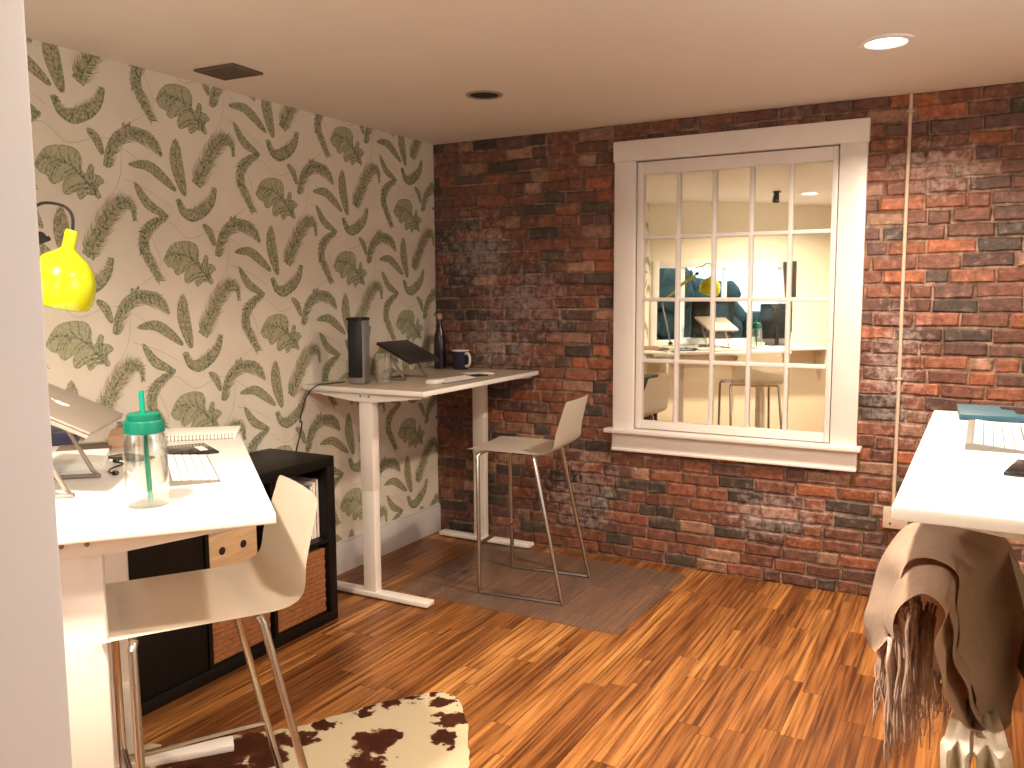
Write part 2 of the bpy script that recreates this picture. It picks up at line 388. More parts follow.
# wallpaper wall -------------------------------------------------------------
def make_paper():
    bm = bmesh.new(); lay = bm.loops.layers.float_color.new('Col'); rnd = random.Random(5)
    DK = (.085, .135, .075); OL = (.24, .25, .135); TN = (.36, .29, .17); MD = (.145, .19, .10); LT = (.34, .34, .20)
    motif = []                                  # (polygon, colour, layer)
    def poly(pts, col, ly): motif.append((pts, tuple(v*rnd.uniform(.85, 1.15) for v in col), ly))
    def sp(pts, n): return [Vector((p.x, p.y)) for p in smoothpts([(a, b, 0) for a, b in pts], n)]
    def frame(P, i):
        t = (P[min(i+1, len(P)-1)]-P[max(i-1, 0)]).normalized(); return t, Vector((-t.y, t.x))
    def ribbon(P, wf, col, ly):
        n = len(P)
        for i in range(n-1):
            t, a = frame(P, i); t2, b = frame(P, i+1); w0, w1 = wf(i/(n-1)), wf((i+1)/(n-1))
            poly([P[i]+a*w0, P[i+1]+b*w1, P[i+1]-b*w1, P[i]-a*w0], col, ly)
    def feather(pts, width, wf=None, both=(1, 1), sweep=.9, n=7, cols=(OL, MD, TN, DK), curve=.5, body=.5):
        P = sp(pts, n); m = len(P); wf = wf or (lambda t: math.sin(math.pi*min(1, .12+t*.88))**.6)
        ribbon(P, lambda t: width*wf(t)*body, OL, 0)
        step = sum((P[i+1]-P[i]).length for i in range(m-1))/(m-1)
        for i in range(m):
            t, a = frame(P, i)
            for sd, k in ((1, both[0]), (-1, both[1])):
                if k <= 0: continue
                for q in range(2):
                    wd = width*wf(i/(m-1))*k*rnd.uniform(.75, 1.15)
                    b0 = P[i]+t*step*(q*.5)
                    tip = b0+a*sd*wd+t*wd*sweep
                    mid = b0+a*sd*wd*.6+t*wd*sweep*(.6-curve*.4)
                    hw = step*.30
                    c = rnd.choice(cols)
                    poly([b0-t*hw, mid-t*hw, tip, mid+t*hw*.9, b0+t*hw], c, 1)
        ribbon(P, lambda t: max(.0014, width*.11*(1-t*.6)), DK, 2)
    # big oak-like leaf
    L = [(-0.137, 0.003), (-0.111, 0.049), (-0.078, 0.076), (-0.022, 0.086), (0.027, 0.078), (0.046, 0.049), (0.044, 0.009), (0.06, -0.007), (0.079, 0.03), (0.096, 0.024), (0.094, -0.003), (0.12, -0.009), (0.136, -0.029), (0.105, -0.047), (0.12, -0.088), (0.094, -0.085), (0.079, -0.051), (0.058, -0.048), (0.042, -0.099), (0.026, -0.099), (0.015, -0.072), (-0.007, -0.089), (-0.031, -0.086), (-0.033, -0.053), (-0.02, -0.033), (-0.062, -0.056), (-0.081, -0.05), (-0.092, -0.028), (-0.115, -0.022)]
    Lp = [Vector((p.x, p.y)) for p in smoothpts([(a, b, 0) for a, b in L+[L[0]]], 3)][:-1]
    poly([Vector(p) for p in Lp], LT, 0)
    S = sp([(-0.112, 0.036), (-0.041, 0.032), (0.015, 0.008), (0.055, -0.028), (0.099, -0.078)], 8)
    ribbon(S, lambda t: .0022+.0028*t, DK, 3)
    for k, p in enumerate(Lp):
        if k % 2: continue
        q = min(S, key=lambda v: (v-p).length + (.03 if v.x < p.x-.02 else 0))
        qq = S[min(len(S)-1, S.index(q)+5)]
        d = p-qq
        if d.length < .02: continue
        nrm = Vector((-d.y, d.x)).normalized()
        V = sp([tuple(qq), tuple(qq+d*.5+nrm*.010*(1 if d.y > 0 else -1)), tuple(qq+d*.96)], 4)
        ribbon(V, lambda t: .0042*(1-t*.55), rnd.choice((MD, DK, OL)), 1)
    for k in range(len(Lp)):
        p, q = Lp[k], Lp[(k+1) % len(Lp)]
        ribbon([p, q], lambda t: .0016, rnd.choice((MD, OL, DK)), 2)
    feather([(-0.376, -0.293), (-0.358, -0.229), (-0.323, -0.175), (-0.265, -0.144), (-0.191, -0.148), (-0.147, -0.17), (-0.122, -0.21)], .040, lambda t: (.75+.4*math.sin(math.pi*t))*(1 if t < .7 else (1.12-t)/.42), both=(.55, 1.15), cols=(OL, MD, DK, TN))
    P = sp([(-0.376, -0.293), (-0.358, -0.229), (-0.323, -0.175), (-0.265, -0.144), (-0.191, -0.148), (-0.147, -0.17), (-0.122, -0.21)], 5)
    ribbon(P[6:26], lambda t: .009*math.sin(math.pi*t)+.001, DK, 2)
    for cx, cy in ((-0.292, -0.119), (-0.265, -0.112), (-.279, -.123)):
        ribbon(sp([(cx-.006, cy-.012), (cx, cy), (cx+.006, cy+.010)], 3), lambda t: .0055*math.sin(math.pi*min(1, t+.1))+.001, MD, 2)
    lf = lambda t: math.sin(math.pi*min(1, t*.93+.04))**.8
    for pts, wd in (([(-0.39, -0.247), (-0.414, -0.191), (-0.449, -0.161)], .016), ([(-0.058, -0.351), (-0.123, -0.301), (-0.19, -0.265), (-0.272, -0.269)], .021), ([(-0.014, -0.367), (-0.048, -0.238), (-0.047, -0.145)], .030), ([(.41, -.132), (.328, -.094), (.274, -.02)], .019)):
        feather(pts, wd, lf, sweep=.9, n=9, cols=(OL, MD, TN), body=.9); P = sp(pts, 9)
        for sgn in (1, -1):
            Q = [P[i]+frame(P, i)[1]*sgn*wd*lf(i/(len(P)-1)) for i in range(len(P))]
            ribbon(Q, lambda t: .0026, MD, 2)
    feather([(0.05, -0.316), (0.093, -0.244), (0.147, -0.16), (0.2, -0.105), (0.251, -0.105), (0.264, -0.157)], .050, lambda t: 1.0 if t < .5 else max(.25, 1-(t-.5)*1.9), cols=(OL, MD, TN, DK), body=.55)
    # bowl: barbs to the inside
    bp_ = [(-0.056, -0.386), (-0.032, -0.444), (0.023, -0.468), (0.092, -0.438), (0.14, -0.387), (0.158, -0.325)]
    feather(bp_, .062, lambda t: .35+.65*math.sin(math.pi*t)**.8, both=(1.0, .12), sweep=.15, cols=(MD, OL, DK, TN), body=.0, n=9)
    P = sp(bp_, 8); Q = []
    for i in range(len(P)-1):
        t, a = frame(P, i); t2, b = frame(P, i+1); g = lambda u: .012+.038*math.sin(math.pi*u)
        poly([P[i]-a*.004, P[i+1]-b*.004, P[i+1]+b*g((i+1)/len(P)), P[i]+a*g(i/len(P))], DK if .15 < i/len(P) < .6 else OL, 0)
    feather([(0.423, -0.133), (0.321, -0.194), (0.296, -0.266), (0.325, -0.332), (0.365, -0.396)], .044, lambda t: (.35+t*3) if t < .2 else 1.0-.45*(t-.2)/.8, both=(1.1, .7), cols=(OL, MD, DK, TN))
    # faint background veins
    for pts in ([(-.2, .12), (-.1, .16), (0, .1), (.15, .14), (.3, .07)], [(-.25, -.1), (-.15, -.02), (-.19, .1)], [(.1, -.15), (.2, -.02), (.22, .12)], [(-.3, -.33), (-.2, -.36), (-.08, -.42)]):
        ribbon(sp(pts, 6), lambda t: .0013, (.52, .45, .36), 0)
    a = Vector((.5265, .322)); b = Vector((0, .644)); o0 = Vector((-1.858, 1.64))
    for i in range(-5, 6):
        for j in range(-8, 9):
            o = o0+a*i+b*j
            if not (-4.4 < o.x < .6 and -.35 < o.y < 2.9): continue
            for pts, col, ly in motif:
                q = [o+p for p in pts]; jx = rnd.random()*.0002
                if min(v.x for v in q) > 0 or max(v.x for v in q) < -3.85 or min(v.y for v in q) > H or max(v.y for v in q) < .15: continue
                try: f = bm.faces.new([bm.verts.new((.0006+.00025*ly+jx, v.x, v.y)) for v in q])
                except Exception: continue
                for l in f.loops: l[lay] = (*col, 1)
    for co, no in (((0, 0, 0), (0, 1, 0)), ((0, -3.8, 0), (0, -1, 0)), ((0, 0, H), (0, 0, 1)), ((0, 0, .1), (0, 0, -1))):
        bmesh.ops.bisect_plane(bm, geom=bm.verts[:]+bm.edges[:]+bm.faces[:], plane_co=co, plane_no=no, clear_outer=True)
    for f in bm.faces: 
        f.normal_update()
        if f.normal.x < 0: f.normal_flip()
        f.material_index = 1
    r = bmesh.ops.create_cube(bm, size=1)
    bmesh.ops.transform(bm, matrix=Matrix.Translation((-.05, -1.95, H/2)) @ Matrix.Diagonal((.1, 3.9, H, 1)), verts=r['verts'])
    me = bpy.data.meshes.new('wall_left'); bm.to_mesh(me); bm.free()
    m0 = mat('wallpaper_ground', (.72, .67, .575), .75, noise=.05, nscale=3.5, bump=.15, bscale=40)
    m1 = bpy.data.materials.new('wallpaper_print'); m1.use_nodes = True; nt = m1.node_tree; N = nt.nodes; Lk = nt.links; bs = N['Principled BSDF']
    at = N.new('ShaderNodeAttribute'); at.attribute_name = 'Col'; tc = N.new('ShaderNodeTexCoord')
    n = N.new('ShaderNodeTexNoise'); n.inputs['Scale'].default_value = 95; n.inputs['Detail'].default_value = 3; Lk.new(tc.outputs['Object'], n.inputs['Vector'])
    rr = N.new('ShaderNodeMapRange'); Lk.new(n.outputs['Fac'], rr.inputs[0]); rr.inputs[1].default_value = .38; rr.inputs[2].default_value = .66; rr.inputs[4].default_value = .70
    mx = N.new('ShaderNodeMix'); mx.data_type = 'RGBA'; Lk.new(rr.outputs[0], mx.inputs[0]); Lk.new(at.outputs['Color'], mx.inputs[6]); mx.inputs[7].default_value = (.56, .50, .38, 1)
    Lk.new(mx.outputs[2], bs.inputs['Base Color']); bs.inputs['Roughness'].default_value = .75
    me.materials.append(m0); me.materials.append(m1)
    o = bpy.data.objects.new('wall_left', me); COL.objects.link(o); struct(o)
make_paper()
# baseboard on the wallpaper wall
b_ = MB(); b_.box(0, -3.78, 0, .018, -.004, .165, .002); b_.box(0, -3.78, .165, .013, -.004, .178, .003)
struct(b_.build('baseboard_left', MT['base']))
# other walls
RY0, RY1, RZ0, RZ1 = -2.95, -1.75, 1.22, 2.20  # unseen window opening, added to let cool daylight into the room
rw = MB(); rw.box(XR, -6.1, 0, XR+.1, RY0, H); rw.box(XR, RY1, 0, XR+.1, -.002, H); rw.box(XR, RY0, 0, XR+.1, RY1, RZ0); rw.box(XR, RY0, RZ1, XR+.1, RY1, H)
struct(rw.build('wall_right', MT['wall'], smooth=False))
rf = MB(); rf.box(XR-.012, RY0-.05, RZ0-.05, XR+.09, RY0+.03, RZ1+.05, .004); rf.box(XR-.012, RY1-.03, RZ0-.05, XR+.09, RY1+.05, RZ1+.05, .004)
rf.box(XR-.012, RY0+.03, RZ1-.03, XR+.09, RY1-.03, RZ1+.05, .004); rf.box(XR-.03, RY0+.03, RZ0-.05, XR+.09, RY1-.03, RZ0+.03, .004); rf.box(XR+.03, RY0+.03, 1.69, XR+.07, RY1-.03, 1.73, .004)
struct(rf.build('added_window', MT['trim']))
def portal(name, M, sx, sy):
    la = bpy.data.lights.new(name, 'AREA'); la.shape = 'RECTANGLE'; la.size = sx; la.size_y = sy; la.cycles.is_portal = True; la.energy = 1
    o = bpy.data.objects.new(name, la); COL.objects.link(o); o.matrix_world = M
portal('added_window_portal', Matrix.Translation((XR+.11, (RY0+RY1)/2, (RZ0+RZ1)/2)) @ Matrix.Rotation(R(90), 4, 'Y'), RZ1-RZ0, RY1-RY0)
struct(MB().box(2.11, -6.1, 0, XR+.1, -6.0, H).build('wall_front', MT['wall'], smooth=False))
# diagonal wall with window hole: s 0.06..1.52, z 0.98..1.78
def dbox(mb, s0, s1, o0, o1, z0, z1, bev=0):
    ang = math.atan2(DW.y, DW.x)
    mb.box(s0, o0, z0, s1, o1, z1, bev, M=Matrix.Translation(D0) @ Matrix.Rotation(ang, 4, 'Z'))
    return mb
WS0, WS1, WB, WT = .05, 1.50, .98, 1.775
dw = MB(); 
dbox(dw, -.12, WS0, -.12, 0, 0, H); dbox(dw, WS1, 2.78, -.12, 0, 0, H); dbox(dw, WS0, WS1, -.12, 0, 0, WB); dbox(dw, WS0, WS1, -.12, 0, WT, H)
struct(dw.build('wall_diagonal', MT['wall'], smooth=False))
wf = MB()
dbox(wf, WS0-.03, WS0+.04, -.10, .012, WB-.03, WT+.03, .004); dbox(wf, WS1-.04, WS1+.03, -.10, .012, WB-.03, WT+.03, .004)
dbox(wf, WS0+.04, WS1-.04, -.10, .012, WT-.035, WT+.03, .004); dbox(wf, WS0+.04, WS1-.04, -.10, .012, WB-.03, WB+.035, .004)
dbox(wf, .36, .39, -.09, -.02, WB+.035, WT-.035, .003); dbox(wf, .80, .83, -.09, -.02, WB+.035, WT-.035, .003)
struct(wf.build('window_2', MT['trim']))
_n = Vector((-DW.y, DW.x, 0)); _z = -_n; _x = DW; _y = _z.cross(_x)
_m = None if True else Matrix((( _x.x, _y.x, _z.x*-1, 0), (_x.y, _y.y, _z.y*-1, 0), (_x.z, _y.z, _z.z*-1, 0), (0, 0, 0, 1)))
_q = _n.to_track_quat('-Z', 'Z').to_matrix().to_4x4()
portal('diagonal_window_portal', Matrix.Translation(diag((WS0+WS1)/2, -.13, (WB+WT)/2)) @ _q, WS1-WS0, WT-WB)
# end wall / jamb beside the camera
struct(MB().box(2.11, -6.0, 0, 2.20, -3.90, H, .004).build('wall_hall', MT['door']))

# ---------------------------------------------------------------- window_1: mirrored sash on the brick wall
def make_window():
    c = MB(); ox0, ox1 = 1.196, 2.468
    c.box(1.196, -.030, .75, 1.316, .02, 2.20, .003)          # left casing
    c.box(2.345, -.030, .75, 2.468, .02, 2.20, .003)          # right casing
    c.box(1.190, -.036, 2.198, 2.474, .02, 2.306, .004)        # head casing
    root = c.build('window_1', MT['trim']); struct(root)
    s = MB()
    s.box(1.158, -.075, .728, 2.492, .02, .752, .006)
    s.box(1.192, -.032, .626, 2.472, .02, .728, .004); s.box(1.192, -.040, .626, 2.472, .02, .640, .003)
    s.build('window_sill', MT['trim'], root)
    f = MB(); gx0, gx1, gz0, gz1 = 1.356, 2.312, .800, 2.124; yf, yb = -.012, .03
    f.box(1.322, yf, .756, gx0, yb, 2.192, .003); f.box(gx1, yf, .756, 2.339, yb, 2.192, .003)
    f.box(gx0, yf, gz1, gx1, yb, 2.192, .003); f.box(gx0, yf, .756, gx1, yb, gz0, .003)
    mw = .021
    for i in range(1, 5):
        x = gx0+(gx1-gx0)*i/5
        f.box(x-mw/2, yf+.003, gz0, x+mw/2, yb, gz1, .004)
    for j in range(1, 4):
        z = gz0+(gz1-gz0)*j/4
        f.box(gx0, yf+.005, z-mw/2, gx1, yb, z+mw/2, .004)
    f.build('sash', MT['trim'], root)
    mm = mat('mirror_glass', (.90, .89, .77), .015, 1)
    rnd = random.Random(3)
    for i in range(5):
        for j in range(4):
            x0 = gx0+(gx1-gx0)*i/5; x1 = gx0+(gx1-gx0)*(i+1)/5; z0 = gz0+(gz1-gz0)*j/4; z1 = gz0+(gz1-gz0)*(j+1)/4
            p = MB(); p.box(-(x1-x0)/2, -.0015, -(z1-z0)/2, (x1-x0)/2, .0015, (z1-z0)/2)
            o = p.build('window_pane', mm, root, smooth=False); o.location = ((x0+x1)/2, .012, (z0+z1)/2)
            o.rotation_euler = (R(rnd.uniform(-.12, .12)), 0, R(rnd.uniform(-.12, .12)))
    bk = MB(); bk.box(1.24, .035, .70, 2.42, .05, 2.26)
    bk.build('backing_board', MT['hole'], root)
make_window()

# ---------------------------------------------------------------- ceiling fixtures
def ring(r0, r1, z0, z1): return [(r0, z1), (r0, z0), (r1, z0), (r1+.003, z0+.003), (r1+.003, z1)]
def downlight(x, y, power, label):
    t = thing('recessed_light', (x, y, H), 0, label, 'ceiling light', 'recessed ceiling downlights')
    MB().lathe([(.070, 0), (.070, -.006), (.074, -.009), (.094, -.006), (.097, 0)], n=48, close=True).build('trim_ring', MT['trim'], t)
    MB().lathe([(0, -.003), (.070, -.003), (.070, 0), (0, 0)], n=48).build('lens', MT['lens'], t)
    la = bpy.data.lights.new('downlight_bulb', 'AREA'); la.shape = 'DISK'; la.size = .13; la.energy = LAMP_W*power; la.color = LAMP_COL; la.spread = R(150)
    lo = bpy.data.objects.new('bulb', la); COL.objects.link(lo); lo.parent = t; lo.location = (0, 0, -.012)
downlight(*DOWNLIGHTS[0], 'lit round recessed ceiling light above and right of the white window')
downlight(*DOWNLIGHTS[1], 'lit recessed ceiling light over the right desk, above the draped blanket')
downlight(*DOWNLIGHTS[2], 'lit recessed ceiling light by the diagonal wall, seen glowing in the window panes')
t = thing('recessed_light', (.942, -.970, H), 0, 'unlit recessed ceiling light, a dark oval opening near the brick wall', 'ceiling light', 'recessed ceiling downlights')
MB().lathe([(.066, 0), (.066, -.004), (.070, -.006), (.084, -.004), (.086, 0)], n=48, close=True).build('trim_ring', mat('tan_ring', (.30, .24, .20), .5, noise=.05), t)
MB().lathe([(0, -.001), (.066, -.001), (.066, 0), (0, 0)], n=48).build('baffle', MT['hole'], t)
# vent
t = thing('ceiling_vent', (.265, -1.85, H), R(3), 'brown slatted air vent in the ceiling above the wallpaper', 'vent')
v = MB(); v.box(-.105, -.085, -.010, .105, -.070, 0, .002); v.box(-.105, .070, -.010, .105, .085, 0, .002); v.box(-.105, -.07, -.010, -.09, .07, 0, .002); v.box(.09, -.07, -.010, .105, .07, 0, .002)
v.build('frame', MT['vent'], t)
v = MB()
for k in range(9): v.box(-.09, -.062+k*.0155-.005, -.008, .09, -.062+k*.0155+.005, -.002, M=None)
v.box(-.09, -.07, -.0015, .09, .07, 0)
v.build('slats', MT['vent'], t)
# small black track spot by the diagonal wall (seen in the panes)
t = thing('ceiling_spotlight', (1.293, -3.61, H), 0, 'small black ceiling spotlight reflected in the top row of window panes', 'light')
MB().lathe([(0, 0), (.035, 0), (.035, -.015), (0, -.018)], n=24).build('ceiling_plate', MT['blackp'], t)
MB().lathe([(0, -.02), (.022, -.02), (.034, -.10), (.028, -.10), (0, -.07)], n=24, M=Matrix.Rotation(R(20), 4, 'X')).build('spot_head', MT['blackp'], t)

# conduit
t = thing('electrical_conduit', (2.642, -.012, .468), 0, 'thin cream painted conduit running up the brick wall right of the window', 'conduit')
MB().tube([(0, 0, 0), (.001, 0, .6), (-.001, 0, 1.2), (0, 0, 1.93)], .0085, 12).build('pipe', MT['pipe'], t)
for z in (.62, 1.85): MB().box(-.016, -.011, z-.005, .016, .008, z+.005, .002).build('pipe_clamp', MT['pipe'], t)
t = thing('junction_box', (2.655, -.02, .418), 0, 'small cream electrical box at the foot of the wall conduit', 'electrical box')
MB().box(-.055, -.018, -.05, .055, .016, .05, .004).build('box_body', MT['pipe'], t)
MB().lathe([(0, .003), (.005, .003), (.005, 0), (0, 0)], n=12, M=Matrix.Translation((-.022, -.018, -.026)) @ Matrix.Rotation(R(90), 4, 'X')).build('screw', MT['hole'], t)

# ---------------------------------------------------------------- sit-stand desks
def desk(loc, rz, h, label, lower=.52, L=1.24, D=.75, legx=.53, top=.024, foot_off=0, off=0, tint='desk', xs=None, lw=.040):
    t = thing('standing_desk', (*loc, 0), rz, label, 'desk')
    tt = MB().box(-L/2, -D/2, h-top, L/2, D/2, h, .003).build('table_top', MT['desk'], t)
    if tint != 'desk': MB().box(-L/2+.005, -D/2+.005, h, L/2-.005, D/2-.005, h+.0008).build('top_face', MT[tint], tt)  # thin tinted sheet, darker than the white table top
    zb = h-top
    for ya, yb_ in ((-.055, -.020), (.020, .055)):
        MB().box((xs or (-legx,))[0], ya+off, zb-.042, legx, yb_+off, zb-.004, .003).build('crossbar', MT['deskmetal'], t)
    for s, x in ((-1, (xs or (-legx, legx))[0]), (1, (xs or (-legx, legx))[1])):
        b = MB()
        V = [(-.33, zb), (.33, zb), (.33, zb-.014), (.06, zb-.045), (-.06, zb-.045), (-.33, zb-.014)]
        a = [b.bm.verts.new((x-.034, y+off*.5, z)) for y, z in V]; c = [b.bm.verts.new((x+.034, y+off*.5, z)) for y, z in V]
        b.bm.faces.new(a); b.bm.faces.new(c[::-1])
        for k in range(6): b.bm.faces.new((a[k], a[(k+1) % 6], c[(k+1) % 6], c[k]))
        bo = b.build('side_bracket', MT['deskmetal'], t, smooth=False)
        for y in (-.028, .022): MB().lathe([(0, 0), (.0055, 0), (.0055, .003), (0, .004)], n=10, M=Matrix.Translation((x+s*.034, y+off, zb-.018)) @ Matrix.Rotation(s*R(90), 4, 'Y')).build('bolt', MT['grey'], bo)
        lo = MB().box(x-.027, -lw+off, lower, x+.027, lw+off, zb-.004, .006).build('leg', MT['deskmetal'], t)
        MB().box(x-.024, -lw+.002+off, .03, x+.024, lw-.002+off, lower+.02, .005).build('inner_leg', MT['deskmetal'], lo)
        fo = MB().box(x-.034, -.315+foot_off, .008, x+.034, .315+foot_off, .032, .005).build('foot', MT['deskmetal'], t)
        for y in (-.29, .29): MB().lathe([(0, 0), (.016, 0), (.016, .009), (0, .009)], (x, y+foot_off, 0), 16).build('glide', MT['blackp'], fo)
    return t
ZB, ZL, ZR = 1.050, 1.0, 1.15
desk((.374, -.618), R(90+.8), ZB, 'white standing desk in the corner between wallpaper and brick wall', lower=.54, foot_off=-.03, L=1.19, D=.725, legx=.535, tint='beige')
UL = Vector((-.772, .636, 0)).normalized(); NL = Vector((-.64, -.77, 0)).normalized()
LA = Vector((1.584, -2.993, 0))
LC = LA+UL*.62+NL*.375
RL = math.atan2(-UL.y, -UL.x)
desk((LC.x, LC.y), RL, ZL, 'white standing desk at the left with a green lidded jar on it', lower=.30, off=-.045, foot_off=-.02, xs=(-.235, .53), lw=.050)
desk((2.866+.375, -2.25), R(90), ZR, 'raised white standing desk at the right edge with a keyboard on it', lower=.62, L=1.29)

# ---------------------------------------------------------------- stools
def stool(loc, fwd, label, rail_z=None, group=None):
    t = thing('bar_stool', (*loc, 0), math.atan2(fwd[1], fwd[0]), label, 'stool', group)
    prof = [(.222, .7255), (.218, .7265), (.20, .728), (.12, .728), (0, .726), (-.12, .724), (-.18, .726), (-.212, .735), (-.235, .754), (-.248, .785), (-.260, .83), (-.274, .88), (-.288, .93), (-.298, .965), (-.304, .985)]
    rows = []; n = 12
    P = smoothpts([(x, 0, z) for x, z in prof], 3); m = len(P)
    for i, p in enumerate(P):
        hw = .212
        d_end = min(i, m-1-i)/m
        hw -= .016*max(0, 1-d_end/.05)**2
        sm_ = max(0, min(1, (p.z-.74)/.10)); sm_ = sm_*sm_*(3-2*sm_)
        hw -= .035*max(0, p.z-.74)/.24
        row = []
        for k in range(n+1):
            u = -1+2*k/n; cur = .012*u*u*sm_     # back cups forward at the sides
            edge = .004*u**4*(1-sm_)
            row.append((p.x+cur, hw*u, p.z+edge))
        rows.append(row)
    MB().grid(rows, .013).build('seat_shell', MT['stool'], t, ang=50)
    for s in (-1, 1):
        MB().tube([(.155, s*.19, .713), (.160, s*.205, .70), (.152, s*.215, .02), (.150, s*.215, .006)], .0105, 12).build('leg', MT['chrome'], t)
        MB().tube([(-.13, s*.185, .713), (-.137, s*.195, .70), (-.285, s*.215, .012), (-.287, s*.215, .006)], .0105, 12).build('leg', MT['chrome'], t)
        if rail_z is None:
            MB().tube([(.150, s*.215, .009), (-.287, s*.215, .009)], .0085, 10).build('floor_rail', MT['chrome'], t)
        else:
            MB().tube([(.152, s*.215, rail_z), (-.238, s*.209, rail_z)], .0085, 10).build('side_rail', MT['chrome'], t)
    MB().tube([(.152, -.213, .255), (.152, .213, .255)], .0095, 12).build('footrest', MT['chrome'], t)
    MB().tube([(.155, -.19, .7115), (.155, .19, .7115)], .009, 8).build('seat_support', MT['chrome'], t)
    MB().tube([(-.13, -.185, .7105), (-.13, .185, .7105)], .009, 8).build('seat_support', MT['chrome'], t)
    return t
stool((.958, -.640), (-1, -.11), 'cream bar stool with chrome legs standing at the corner desk by the brick')
stool((1.232, -2.957), (-.5, -.87), 'cream bar stool pulled up to the left desk beside the black shelf', rail_z=.23)
stool((3.36, -2.52), (1, .15), 'cream bar stool under the right desk, mostly hidden by the draped taupe blanket')

# ---------------------------------------------------------------- black cube shelf along the wallpaper wall
def shelf():
    t = thing('cube_shelf', (.215, -2.191, 0), 0, 'long black low cube shelf against the wallpaper behind the left desk', 'shelf')
    x0, x1, y0, y1, h, th, ti = -.195, .202, -.735, .735, .768, .048, .018
    c = MB()
    c.box(x0, y0, h-th, x1, y1, h, .002); c.box(x0, y0, 0, x1, y1, th, .002)
    c.box(x0, y1-th, th, x1, y1, h-th, .001); c.box(x0, y0, th, x1, y0+th, h-th, .001)
    c.build('frame', MT['black'], t)
    bw = (y1-y0-2*th-3*ti)/4
    d = MB()
    for k in range(1, 4):
        y = y1-th-k*bw-(k-1)*ti; d.box(x0, y-ti, th, x1-.002, y, h-th)
    zm = h/2; d.box(x0, y0+th, zm-ti/2, x1-.003, y1-th, zm+ti/2)
    d.build('divider', MT['black'], t)
    MB().box(x0, y0+th, th, x0+.006, y1-th, h-th).build('back_panel', MT['black'], t)
    bays = []
    for k in range(4):
        ya = y1-th-k*(bw+ti); bays.append((ya-bw, ya))
    for k in (2, 3):
        for z0, z1 in ((th, zm-ti/2), (zm+ti/2, h-th)):
            dd = MB().box(x1-.026, bays[k][0]+.003, z0+.003, x1-.008, bays[k][1]-.003, z1-.003, .002).build('cabinet_door', MT['black'], t)
            MB().lathe([(0, .018), (.011, .016), (.008, .004), (.006, 0), (0, 0)], n=16, M=Matrix.Translation((x1-.008, (bays[k][0]+bays[k][1])/2, z1-.05)) @ Matrix.Rotation(R(90), 4, 'Y')).build('knob', MT['blackp'], dd)
    return bays, th, zm, ti, h
bays, sth, szm, sti, sh = shelf()
def basket(yc, label):
    t = thing('storage_basket', (.225, -2.191+yc, sth+.001), 0, label, 'basket', 'woven baskets in the lower shelf row')
    w2, d2, h2 = .155, .175, .285
    b = MB(); n = 13
    for i in range(n):
        z = .004+i*h2/n; g = .0015 if i % 2 else 0
        b.box(-d2+g, -w2+g, z, d2-g, w2-g, z+h2/n*1.0, .003)
    b.build('woven_body', MT['basket'], t)
    MB().box(-d2-.002, -w2-.002, h2+.002, d2+.002, w2+.002, h2+.014, .005).build('rim', MT['basket'], t)
basket((bays[0][0]+bays[0][1])/2, 'brown woven basket in the lower right bay of the black shelf')
basket((bays[1][0]+bays[1][1])/2, 'brown woven basket in the second lower bay of the black shelf')
# pine box with two holes, upper bay 2
zc = szm+sti/2+.001
t = thing('pine_box', (.23, -2.191+(bays[1][0]+bays[1][1])/2-.03, zc), 0, 'pale pine drawer box with two round holes in the black shelf', 'box')
MB().box(-.16, -.13, 0, .165, .13, .17, .003).build('box_body', MT['pine'], t)
for y in (-.055, .055): MB().lathe([(0, .001), (.016, .001), (.016, 0), (0, 0)], n=20, M=Matrix.Translation((.1652, y, .10)) @ Matrix.Rotation(R(90), 4, 'Y')).build('finger_hole', MT['hole'], t)
# upper bay 1: magazines and a round dark roll
yb = -2.191+bays[0][1]
for k in range(4):
    cols = (('mag', 'pale paper folder upright at the right end of the shelf\'s top row'), ('paper', 'white magazine upright beside the pale folder on the shelf'), ('grey', 'grey binder upright in the upper right shelf bay'), ('grey', 'slim grey booklet between the grey binder and the fan on the shelf'))[k]
    o = thing('magazine', (.235, yb-.012-k*.020, zc), 0, cols[1], 'magazine', 'magazines in the upper right shelf bay')
    MB().box(-.13, -.008, 0, .13, .008, .27-.012*k, .001).build('cover', MT[cols[0]], o)
    MB().box(-.128, -.0055, .002, .1315, .0055, .268-.012*k, 0).build('pages', MT['paper'], o)
t = thing('desk_fan', (.26, yb-.205, zc), R(35), 'black round desk fan stored in the upper right shelf bay', 'fan')
MB().lathe([(0, 0), (.07, 0), (.065, .012), (.015, .02), (.012, .08), (0, .08)], n=32).build('base', MT['blackp'], t)
MB().lathe([(0, -.03), (.05, -.028), (.10, -.015), (.108, 0), (.10, .015), (.05, .026), (0, .028)], n=40, M=Matrix.Translation((0, 0, .178)) @ Matrix.Rotation(R(90), 4, 'Y')).build('grille', MT['blackp'], t)

